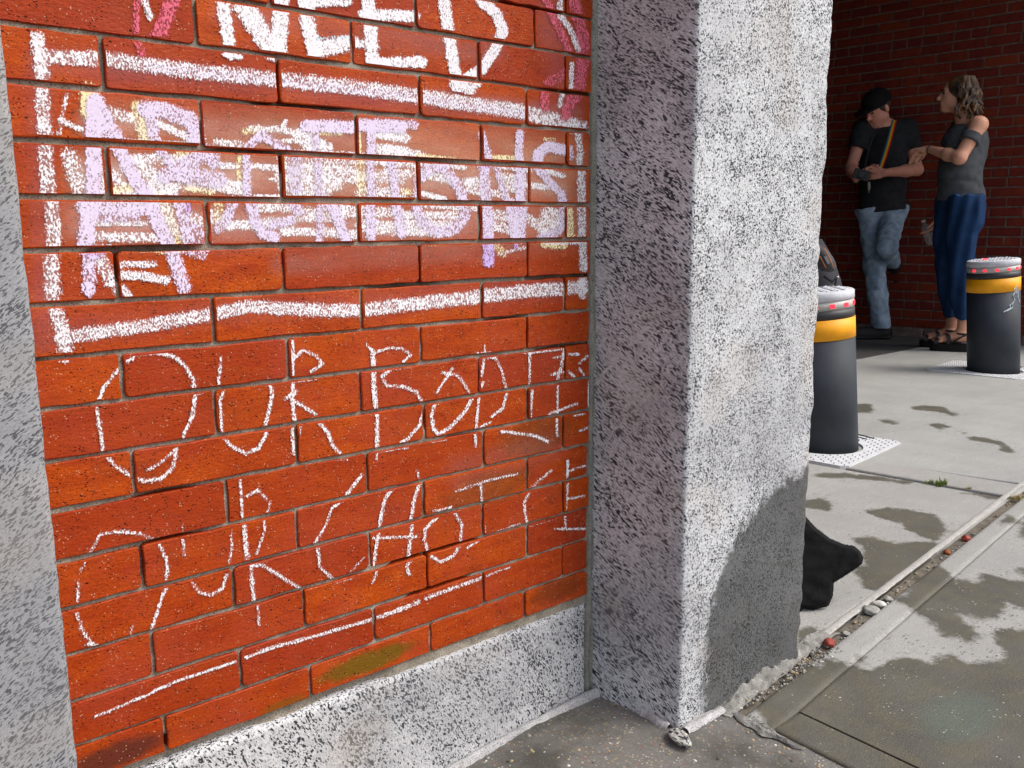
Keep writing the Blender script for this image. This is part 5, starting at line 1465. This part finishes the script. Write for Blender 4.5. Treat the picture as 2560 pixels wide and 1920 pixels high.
def head(c, face, up, sc_=1.0, jaw=1.0):
    """head centred on c (mid height); returns prims plus feature positions"""
    f, s, u = axes(face, up)
    Rm = np.stack([s, f, u], -1)
    q = lambda x, y, z: np.array(c) + sc_ * (s * x + f * y + u * z)
    P_ = [('e', q(0, -.012, .030), np.array([.074, .094, .085]) * sc_, {'R': Rm, 'k': .02}),
          ('e', q(0, .022, -.030), np.array([.060, .066, .070]) * sc_, {'R': Rm, 'k': .02}),
          ('e', q(0, .050, -.088), np.array([.030, .030, .026]) * sc_ * jaw, {'R': Rm, 'k': .03}),
          ('c', q(-.040, .000, -.065), q(.040, .000, -.065), .030 * sc_, .030 * sc_, {'k': .03}),
          ('c', q(0, .082, .012), q(0, .102, -.026), .008 * sc_, .012 * sc_, {'k': .012}),
          ('e', q(0, .098, -.029), np.array([.016, .012, .010]) * sc_, {'R': Rm, 'k': .008}),
          ('c', q(-.030, .073, .026), q(.030, .073, .026), .010 * sc_, .010 * sc_, {'k': .014}),
          ('e', q(-.030, .094, .004), np.array([.013, .012, .010]) * sc_, {'R': Rm, 'k': .010, 'sub': True}),
          ('e', q(.030, .094, .004), np.array([.013, .012, .010]) * sc_, {'R': Rm, 'k': .010, 'sub': True}),
          ('c', q(-.020, .078, -.055), q(.020, .078, -.055), .009 * sc_, .009 * sc_, {'k': .010}),
          ('e', q(-.076, -.010, -.010), np.array([.009, .018, .030]) * sc_, {'R': Rm, 'k': .006}),
          ('e', q(.076, -.010, -.010), np.array([.009, .018, .030]) * sc_, {'R': Rm, 'k': .006})]
    return P_, q, (f, s, u)
def face_parts(par, q, ax_, brow=M_BROW, closed=False):
    f, s, u = ax_
    Rm = np.stack([s, f, u], -1)
    for sg in (-1, 1):
        V, Fq = sdf_surface([('e', q(.030 * sg, .078, .004), np.array([.011, .010, .0065 if not closed else .004]), {'R': Rm})], .0025)
        py_mesh('eye', V, Fq.tolist(), M_EYE, par, True)
        bm = bmesh.new(); tube(bm, [q(.014 * sg, .089, .020), q(.030 * sg, .088, .026), q(.044 * sg, .076, .020)], .0035, 6)
        bm_mesh('eyebrow', bm, brow, par, True)
    bm = bmesh.new(); tube(bm, [q(-.022, .080, -.056), q(0, .090, -.053), q(.022, .080, -.056)], [.003, .0055, .003], 6)
    bm_mesh('mouth', bm, M_LIP, par, True)
def hand(wrist, palm_dir, side_dir, nrm, curl=.5, sc_=1.0, thumb=1, spread=1.0):
    """palm, four bent fingers and a thumb; nrm points out of the palm"""
    d, s, n = unit(palm_dir), unit(side_dir), unit(nrm)
    w = np.array(wrist, float)
    P_ = [('c', w, w + d * .030 * sc_, .026 * sc_, .028 * sc_, {'fa': n, 'flat': .55, 'k': .012}),
          ('c', w + d * .03 * sc_ + s * .018 * sc_, w + d * .075 * sc_ + s * .026 * sc_, .020 * sc_, .018 * sc_, {'fa': n, 'flat': .65, 'k': .012}),
          ('c', w + d * .03 * sc_ - s * .018 * sc_, w + d * .072 * sc_ - s * .026 * sc_, .020 * sc_, .017 * sc_, {'fa': n, 'flat': .65, 'k': .012})]
    for i, (o, L) in enumerate(((.031, .072), (.0105, .080), (-.0105, .074), (-.031, .058))):
        b = w + d * (.082 - .004 * abs(i - 1)) * sc_ + s * o * sc_
        dir_ = unit(d + s * o * 2.2 * spread)
        ang_ = 0
        rads = (.0088, .0082, .0074, .0062)
        p0 = b - dir_ * .012
        for j, fr in enumerate((.46, .30, .24)):
            ang_ += curl * (.55, .75, .45)[j]
            dd = dir_ * math.cos(ang_) + n * math.sin(ang_)
            p1 = p0 + dd * L * fr * sc_ * 1.15
            P_.append(('c', p0, p1, rads[j] * sc_, rads[j + 1] * sc_, {'k': .004}))
            p0 = p1
    tb = w + d * .022 * sc_ + s * .024 * sc_ * thumb
    t1 = tb + unit(s * thumb * .9 + d * .6 + n * .35) * .036 * sc_
    t2 = t1 + unit(s * thumb * .35 + d * .9 + n * .5) * .028 * sc_
    t3 = t2 + unit(d + n * .7) * .022 * sc_
    P_ += [('c', tb, t1, .014 * sc_, .011 * sc_, {'k': .010}), ('c', t1, t2, .010 * sc_, .009 * sc_, {'k': .005}), ('c', t2, t3, .009 * sc_, .007 * sc_, {'k': .004})]
    return P_

# ---- the man leaning on the wall
MO = (6.05, 2.14, 0)
m = plane_at(MO)
man = empty('person', (6.05, 2.14, 0), 'young man in black cap and dark T-shirt leaning on the brick wall, one foot up', 'person', 'two people talking by the brick wall')
VD = unit([MO[0] - CAM[0], MO[1] - CAM[1], 0]); VR = np.array([VD[1], -VD[0], 0]); ZU = np.array([0, 0, 1.0])
hd_c = m(2193, 272, .10)
face_dir = unit(-VD * .62 - VR * .62 - ZU * .52)
HP, hq, hax = head(hd_c, face_dir, ZU + face_dir * .2, 1.0)
neck_b = m(2211, 322, .18)
shL, shR = m(2268, 322, .22), m(2158, 322, .14)
elL, elR = m(2293, 425, .16), m(2128, 418, .05)
wrL, wrR = m(2211, 432, -.10), m(2140, 447, -.10)
hipL, hipR = m(2232, 528, .16), m(2176, 528, .10)
knR, anR = m(2186, 668, .05), m(2202, 818, .02)
knL, anL = m(2216, 618, -.17), m(2234, 660, .27)
waist = lerp(hipL, hipR, .5) + ZU * .16
chest = lerp(shL, shR, .5) - ZU * .14
body = HP + [('c', hd_c - ZU * .05 + VD * .02, neck_b, .050, .056, {'k': .02}), ('c', neck_b, lerp(shL, shR, .5) - ZU * .05, .065, .10, {'k': .04}),
             ('c', shL, shR, .052, .052, {'k': .05}), ('c', chest, waist, .130, .095, {'fa': VD, 'flat': .72, 'k': .05}), ('c', hipL, hipR, .068, .068, {'k': .05}),
             ('c', shL, elL, .049, .038), ('c', elL, lerp(elL, wrL, .35), .040, .041), ('c', lerp(elL, wrL, .35), wrL, .041, .026),
             ('c', shR, elR, .049, .038), ('c', elR, lerp(elR, wrR, .35), .040, .040), ('c', lerp(elR, wrR, .35), wrR, .040, .026),
             ('c', hipL, knL, .062, .050), ('c', knL, anL, .046, .034), ('c', hipR, knR, .062, .050), ('c', knR, anR, .052, .034)]
body += hand(wrL, unit(-VR * 1.0 - ZU * .05), unit(ZU * .9 - VR * .1), unit(VD * .8 - VR * .1), curl=.55, thumb=1)
body += hand(wrR, unit(VR * .25 + ZU * .35 - VD * .3), unit(VR * .6 + ZU * .2), unit(VD * .6 + VR * .6), curl=.95, thumb=1, sc_=.95)
blob('body', body, .0058, M_SKIN, man, k=.022)
face_parts(man, hq, hax, closed=True)
# hair rim under the cap, cap with peak
f, s, u = hax; Rm = np.stack([s, f, u], -1)
blob('hair', [('e', hq(0, -.020, .020), np.array([.080, .092, .080]), {'R': Rm, 'cut': [(hq(0, .045, 0), f), (hq(0, 0, -.045), -u)]})], .006, M_HAIR2, man)
capo = blob('cap', [('e', hq(0, -.012, .040), np.array([.092, .112, .100]), {'R': Rm, 'cut': [(hq(0, 0, .024), -unit(u + f * .05))]}),
                    ('e', hq(0, .100, .038), np.array([.078, .085, .016]), {'R': Rm, 'k': .008, 'cut': [(hq(0, .02, 0), -f)]})], .006, M_CAPB, man, k=.01)
bm = bmesh.new(); bmesh.ops.create_uvsphere(bm, u_segments=10, v_segments=6, radius=.009, matrix=Matrix.Translation(Vector(hq(0, -.01, .140)))); bm_mesh('button', bm, M_CAPB, capo, True)
# T-shirt
slL, slR = lerp(shL, elL, .52), lerp(shR, elR, .52)
hem_n = unit(-ZU + VR * .10)
hem_p = lerp(hipL, hipR, .5) - ZU * .005
shirt = [('c', neck_b - ZU * .035, lerp(shL, shR, .5) - ZU * .06, .075, .115, {'k': .05}), ('c', shL, shR, .066, .066, {'k': .05}),
         ('c', chest, waist, .158, .150, {'fa': VD, 'flat': .76, 'k': .05}), ('c', waist, lerp(hipL, hipR, .5) - ZU * .10, .150, .166, {'fa': VD, 'flat': .8, 'k': .03, 'cut': [(hem_p, hem_n)]}),
         ('c', shL, elL, .070, .066, {'k': .03, 'cut': [(slL, unit(elL - shL))]}), ('c', shR, elR, .070, .066, {'k': .03, 'cut': [(slR, unit(elR - shR))]}),
         ('e', neck_b + ZU * .035 - VD * .03, np.array([.055, .06, .055]), {'sub': True, 'k': .012})]
blob('t_shirt', shirt, .0062, M_TEE, man, k=.03, noise_fn=folds(.0042, 34, 1.0))
# jeans
jcut = {'cut': [(hem_p + ZU * .03, unit(ZU - VR * .10))]}
jeans = [('c', hipL + ZU * .01, hipR + ZU * .01, .105, .105, {'fa': VD, 'flat': .85, 'k': .03, **jcut}), ('c', hipL, knL, .090, .072, {'k': .02, **jcut}), ('c', knL, lerp(knL, anL, .90), .068, .052, {'k': .02}),
         ('c', hipR, knR, .088, .068, {'k': .02, **jcut}), ('c', knR, lerp(knR, anR, .5), .072, .066, {'k': .03}), ('c', lerp(knR, anR, .5), anR + ZU * .015, .066, .066, {'k': .03, 'cut': [(anR - ZU * .005, -ZU)]})]
blob('jeans', jeans, .0062, M_DENIM, man, k=.03, noise_fn=folds(.0050, 46, 2.3))
# shoes
def shoe(name, ankle, toe_dir, L, sole_z, par, mat=M_SHOE, up=ZU):
    d = unit(toe_dir); a = np.array(ankle, float)
    return blob(name, [('c', a, a - up * .05, .046, .048, {'k': .03}), ('c', a - up * .06 - d * .03, a - up * .062 + d * (L - .10), .042, .040, {'k': .03}), ('c', a - up * .072 + d * .04, a - up * .074 + d * (L - .09), .046, .040, {'fa': up, 'flat': .7, 'k': .02}),
                       ('c', a - up * .094 - d * .035, a - up * .094 + d * (L - .09), .044, .048, {'fa': up, 'flat': .28, 'k': .008})], .006, mat, par, k=.02)
footR = np.array([anR[0], anR[1], .106])
shoe('shoe', footR, unit(-VR * 1.0 - VD * .35), .30, 0, man)
upL = unit(unit(np.array(anL) - knL) * -1 * .4 + NN * 1.0)
footL = np.array(anL) - ZU * .01 + VD * .01
shoe('shoe', footL, unit(-ZU * .92 + VR * .1), .27, 0, man, up=unit(NN * .9 - ZU * .05))
# rainbow camera strap and the camera it carries
strap_px = [(2236, 300), (2232, 316), (2226, 340), (2219, 366), (2211, 392), (2202, 418)]
strap_off = (.02, -.035, -.075, -.085, -.09, -.105)
strap = empty('camera', tuple(m(2158, 437, -.17)), 'small black camera in the man\'s hands on a rainbow striped neck strap', 'camera')
for kk, col in enumerate(((0.03, 0.06, 0.22), (0.10, 0.22, 0.03), (0.68, 0.42, 0.02), (0.70, 0.14, 0.01), (0.55, 0.012, 0.01))):
    bm = bmesh.new(); w5 = .0065
    mt = mat_plain('strap_' + ('blue', 'green', 'yellow', 'orange', 'red')[kk], col, .8, .2)
    A_, B_ = [], []
    for (px, py), of in zip(strap_px, strap_off):
        c = m(px, py, of) + VR * (kk - 2) * w5
        A_.append([bm.verts.new(c - VR * w5 / 2), bm.verts.new(c + VR * w5 / 2), bm.verts.new(c + VR * w5 / 2 + VD * .003), bm.verts.new(c - VR * w5 / 2 + VD * .003)])
    for a, b in zip(A_, A_[1:]):
        for q in range(4): bm.faces.new((a[q], a[(q + 1) % 4], b[(q + 1) % 4], b[q]))
    bm.faces.new(A_[0]); bm.faces.new(A_[-1][::-1])
    bm_mesh('strap_stripe', bm, mt, strap)
bm = bmesh.new(); tube(bm, [m(2196, 318, -.02), m(2184, 340, -.06), m(2172, 372, -.10), m(2166, 400, -.12), m(2160, 432, -.16)], .0035, 6); bm_mesh('strap_cord', bm, M_LEATH, strap, True)
cc = m(2154, 437, -.16)
bm = bmesh.new(); box(bm, -.055, .055, -.018, .018, -.034, .034, .006, 2)
RC = Matrix((tuple(VR) , tuple(VD), tuple(ZU))).transposed().to_4x4()
for v in bm.verts: v.co = (RC @ Matrix.Rotation(R(18), 4, 'Y') @ v.co) + Vector(cc)
bm_mesh('camera_body', bm, M_LEATH, strap)
bm = bmesh.new(); lathe(bm, [(.024, 0), (.024, .03), (.020, .034)], 20, Matrix.Translation(Vector(cc)) @ RC @ Matrix.Rotation(R(90), 4, 'X')); bm_mesh('lens', bm, M_RING, strap)
bm = bmesh.new(); tube(bm, [m(2172, 455, -.15), m(2173, 470, -.14), m(2171, 482, -.14)], [.008, .010, .006], 6); bm_mesh('lens_cap', bm, M_ROCKS[0], strap, True)

# ---- the woman facing him
WO = (5.86, 1.53, 0)
w = plane_at(WO)
wom = empty('person', WO, 'woman in grey off-shoulder top and blue trousers touching the man\'s arm', 'person', 'two people talking by the brick wall')
VD2 = unit([WO[0] - CAM[0], WO[1] - CAM[1], 0]); VR2 = np.array([VD2[1], -VD2[0], 0])
wh = w(2391, 238, .02)
wf = unit(-VR2 * .97 - VD2 * .10 + ZU * .10)
HP, wq, wax = head(wh, wf, ZU - wf * .08, .98, jaw=.92)
wneck = w(2412, 300, .02)
wsN, wsF = w(2447, 312, -.10), w(2405, 318, .20)
weN, weF = w(2399, 395, -.19), w(2362, 420, .22)
wwN, wwF = w(2321, 372, -.02), w(2343, 545, .10)
whN, whF = w(2412, 512, -.08), w(2384, 512, .09)
wkN, waN = w(2402, 665, -.06), w(2408, 812, -.05)
wkF, waF = w(2376, 660, .07), w(2380, 806, .10)
wch = lerp(wsN, wsF, .5) - ZU * .13 - VR2 * .02
wwaist = lerp(whN, whF, .5) + ZU * .20 - VR2 * .01
body = HP + [('c', wh - ZU * .05 + VR2 * .02, wneck, .045, .048, {'k': .02}), ('c', wneck, lerp(wsN, wsF, .5) - ZU * .03, .05, .07, {'k': .04}), ('c', wsN, wsF, .050, .050, {'k': .04}),
             ('c', wch, wwaist, .112, .085, {'k': .05}), ('c', whN, whF, .060, .060, {'k': .05}),
             ('c', wsN, weN, .049, .037), ('c', weN, lerp(weN, wwN, .35), .038, .037), ('c', lerp(weN, wwN, .35), wwN, .037, .023),
             ('c', wsF, weF, .044, .034), ('c', weF, wwF, .034, .023),
             ('c', whN, wkN, .055, .045), ('c', wkN, waN, .044, .030), ('c', whF, wkF, .055, .045), ('c', wkF, waF, .048, .030)]
body += hand(wwN, unit(-VR2 * .95 - ZU * .30 + VD2 * .35), unit(VD2 * .5 - ZU * .6), unit(VD2 * .4 - ZU * .6), curl=.62, sc_=.92)
body += hand(wwF, unit(-ZU * .9 - VR2 * .3), unit(-VD2 * .8), unit(-VR2 * .8), curl=.9, sc_=.9)
# bare feet in the sandals
def foot(an, d, sole_h):
    a = np.array(an, float); z = sole_h
    A = np.array([a[0], a[1], z + .045])
    P_ = [('c', a, A + d * .01, .032, .034, {'k': .02}), ('c', A - d * .045, A - d * .03, .030, .030, {'k': .02}), ('c', A + d * .02 + ZU * .01, A + d * .125 - ZU * .022, .036, .024, {'k': .02})]
    sd = np.array([-d[1], d[0], 0])
    for i in range(5):
        o = (i - 2) * .0165
        P_.append(('c', A + d * .12 - ZU * .028 + sd * o, A + d * (.165 - .006 * i) - ZU * .032 + sd * o * 1.05, .0115 - .0008 * i, .0100 - .0008 * i, {'k': .004}))
    return P_
td = unit(-VR2 * .98 - VD2 * .05)
SOLE = .050
body += foot(waN, td, SOLE) + foot(waF, td, SOLE)
blob('body', body, .0056, M_SKIN2, wom, k=.022)
face_parts(wom, wq, wax)
# wavy shoulder-length hair: a cap of hair plus hanging locks
f, s, u = wax; Rm = np.stack([s, f, u], -1)
hair = [('e', wq(0, -.026, .034), np.array([.086, .100, .092]), {'R': Rm, 'k': .02, 'cut': [(wq(0, .048, .0), unit(f - u * .35))]})]
for i in range(80):
    a = random.uniform(-1.9, 1.9)
    rr = random.uniform(.072, .092)
    sx, fy = math.sin(a), -math.cos(a)
    top = wq(sx * rr * .8, -.026 + fy * rr * .8, random.uniform(.03, .11))
    L = random.uniform(.12, .225)
    p0 = np.array(top)
    ph = random.uniform(0, 6)
    for j in range(5):
        ff = (j + 1) / 5
        out = rr * (.9 + .45 * ff)
        p1 = wq(sx * out + .012 * math.sin(ph + j * 1.7), -.034 + fy * out + .014 * math.cos(ph + j * 1.9) - .01 * ff, .07 - L * ff)
        hair.append(('c', p0, p1, .0125 - .0012 * j, .0118 - .0014 * j, {'k': .004}))
        p0 = p1
blob('hair', hair, .005, M_HAIR, wom, k=.008, smooth_it=1)
# cut-out shoulder top
bnd_p = lerp(wsN, weN, .30)
bnd_q = lerp(wsN, weN, .52)
ad = unit(weN - wsN)
hem2 = lerp(whN, whF, .5) + ZU * .03
top = [('c', wch + ZU * .03, wwaist, .135, .128, {'k': .05}), ('c', wwaist, hem2 - ZU * .05 + VR2 * .01, .122, .150, {'k': .02, 'cut': [(hem2, -ZU)]}), ('c', wneck + VR2 * .035 - ZU * .05, wch, .06, .12, {'k': .04}),
       ('c', wsF, lerp(wsF, weF, .6), .062, .056, {'k': .03}), ('c', wsF - ZU * .02, wch, .07, .10, {'k': .04}),
       ('e', np.array(wsN) + ZU * .005 - VD2 * .015, np.array([.073, .073, .073]), {'sub': True, 'k': .006})]
blob('top', top, .006, M_TOP, wom, k=.03, noise_fn=folds(.0040, 30, .4, zdir=2.2))
blob('sleeve_band', [('c', wsN, weN, .062, .060, {'cut': [(bnd_p, -ad), (bnd_q, ad)]})], .005, M_TOP, wom)
# trousers, loose and pleated, narrowing to the hem
for _o in (1,):
    wcut = {'cut': [(lerp(whN, whF, .5) + ZU * .055, ZU)]}
tr_ = [('c', whN + ZU * .05, whF + ZU * .05, .112, .112, {'k': .02, **wcut}), ('c', whN + VR2 * .03 - ZU * .02, whN + VR2 * .025 - ZU * .10, .100, .098, {'k': .02, **wcut}),
       ('c', whN, wkN, .106, .078, {'k': .02, **wcut}), ('c', wkN, waN + ZU * .03, .080, .056, {'k': .03, 'cut': [(waN + ZU * .035, -ZU)]}),
       ('c', whF - VR2 * .01, wkF - VR2 * .01, .112, .082, {'k': .02, **wcut}), ('c', wkF - VR2 * .01, waF + ZU * .03, .084, .058, {'k': .03, 'cut': [(waF + ZU * .035, -ZU)]})]
def pleat(X, Y, Z):
    q_ = X * VR2[0] + Y * VR2[1]; r_ = X * VD2[0] + Y * VD2[1]
    return .006 * np.sin(q_ * 82 + 2.2 * np.sin(Z * 3.1) - 14 * Z * .35) + .0022 * np.sin(Z * 17 + 26 * q_ + 2 * np.sin(q_ * 31))
blob('trousers', tr_, .0062, M_BLUE, wom, k=.03, noise_fn=pleat)
# platform sandals
for an in (waN, waF):
    c = np.array([an[0], an[1], 0]); sd = np.array([-td[1], td[0], 0])
    bm = bmesh.new(); ring0, ring1 = [], []
    for i in range(28):
        a = 2 * math.pi * i / 28
        lx = math.cos(a); ly = math.sin(a)
        px_ = td * (.062 + .128 * np.sign(lx) * abs(lx) ** .8) + sd * (.040 + .010 * lx) * np.sign(ly) * abs(ly) ** .75
        ring0.append(bm.verts.new(c + px_ * .97 + ZU * (.001))); ring1.append(bm.verts.new(c + px_ + ZU * (SOLE - .002 + .004 * max(0, -lx))))
    for i in range(28):
        j = (i + 1) % 28; bm.faces.new((ring0[i], ring0[j], ring1[j], ring1[i]))
    bm.faces.new(ring0[::-1]); bm.faces.new(ring1)
    sn = bm_mesh('sandal', bm, M_SOLE, wom)
    def band(t0, t1, h0, wd, thick=.0045):
        bm = bmesh.new(); pts = []
        for i in range(11):
            a = math.pi * i / 10
            pts.append(c + td * (t0 + (t1 - t0) * i / 10) + sd * (wd * math.cos(a)) + ZU * (SOLE + h0 * math.sin(a) ** .8))
        A_ = []
        for p_ in pts: A_.append([bm.verts.new(p_ + td * x + ZU * z_) for x, z_ in ((-.012, 0), (.012, 0), (.012, thick), (-.012, thick))])
        for a, b in zip(A_, A_[1:]):
            for q in range(4): bm.faces.new((a[q], a[(q + 1) % 4], b[(q + 1) % 4], b[q]))
        bm_mesh('sandal_strap', bm, M_LEATH, sn)
    band(.150, .135, .030, .043); band(.075, .100, .062, .045)
    bm = bmesh.new(); tube(bm, [c + td * x + sd * y + ZU * z_ for x, y, z_ in [(.048 * math.cos(a) - .002, .040 * math.sin(a), .118) for a in np.linspace(0, 6.1, 16)]], .007, 6); bm_mesh('sandal_strap', bm, M_LEATH, sn, True)
    for sg in (-1, 1):
        bm = bmesh.new(); tube(bm, [c + td * .07 + sd * .044 * sg + ZU * (SOLE + .002), c + td * .02 + sd * .042 * sg + ZU * .09, c - td * .025 + sd * .034 * sg + ZU * .116], .0055, 6); bm_mesh('sandal_strap', bm, M_LEATH, sn, True)
# hair tie on the wrist
bm = bmesh.new(); ca = lerp(wwN, weN, .06); dv = unit(weN - wwN); e1_ = unit(np.cross(dv, ZU)); e2_ = np.cross(dv, e1_)
tube(bm, [ca + e1_ * .027 * math.cos(a) + e2_ * .027 * math.sin(a) for a in np.linspace(0, 6.28, 20)], .003, 6); bm_mesh('hair_tie', bm, M_LEATH, wom, True)
# bottle in her far hand
t = NT('clear_plastic'); t.base((.75, .78, .78)); t.rough(.15); t.b.inputs['Transmission Weight'].default_value = .85; M_CLEAR = t.m
bt = empty('bottle', tuple(w(2318, 592, .10)), 'half-empty clear plastic bottle held low in the woman\'s far hand', 'bottle')
b0, b1 = Vector(w(2330, 612, .10)), Vector(w(2310, 556, .10))
Q = (b1 - b0).to_track_quat('Z', 'Y').to_matrix().to_4x4(); Lb = (b1 - b0).length
bm = bmesh.new(); lathe(bm, [(.026, 0), (.031, .01), (.031, Lb * .3), (.029, Lb * .5), (.031, Lb * .6), (.030, Lb * .75), (.013, Lb * .92), (.012, Lb)], 20, Matrix.Translation(b0) @ Q); bm_mesh('bottle_body', bm, M_CLEAR, bt, True)
bm = bmesh.new(); lathe(bm, [(.014, Lb), (.014, Lb + .016)], 16, Matrix.Translation(b0) @ Q); bm_mesh('bottle_cap', bm, M_ROCKS[4], bt)
bpy.context.view_layer.update()
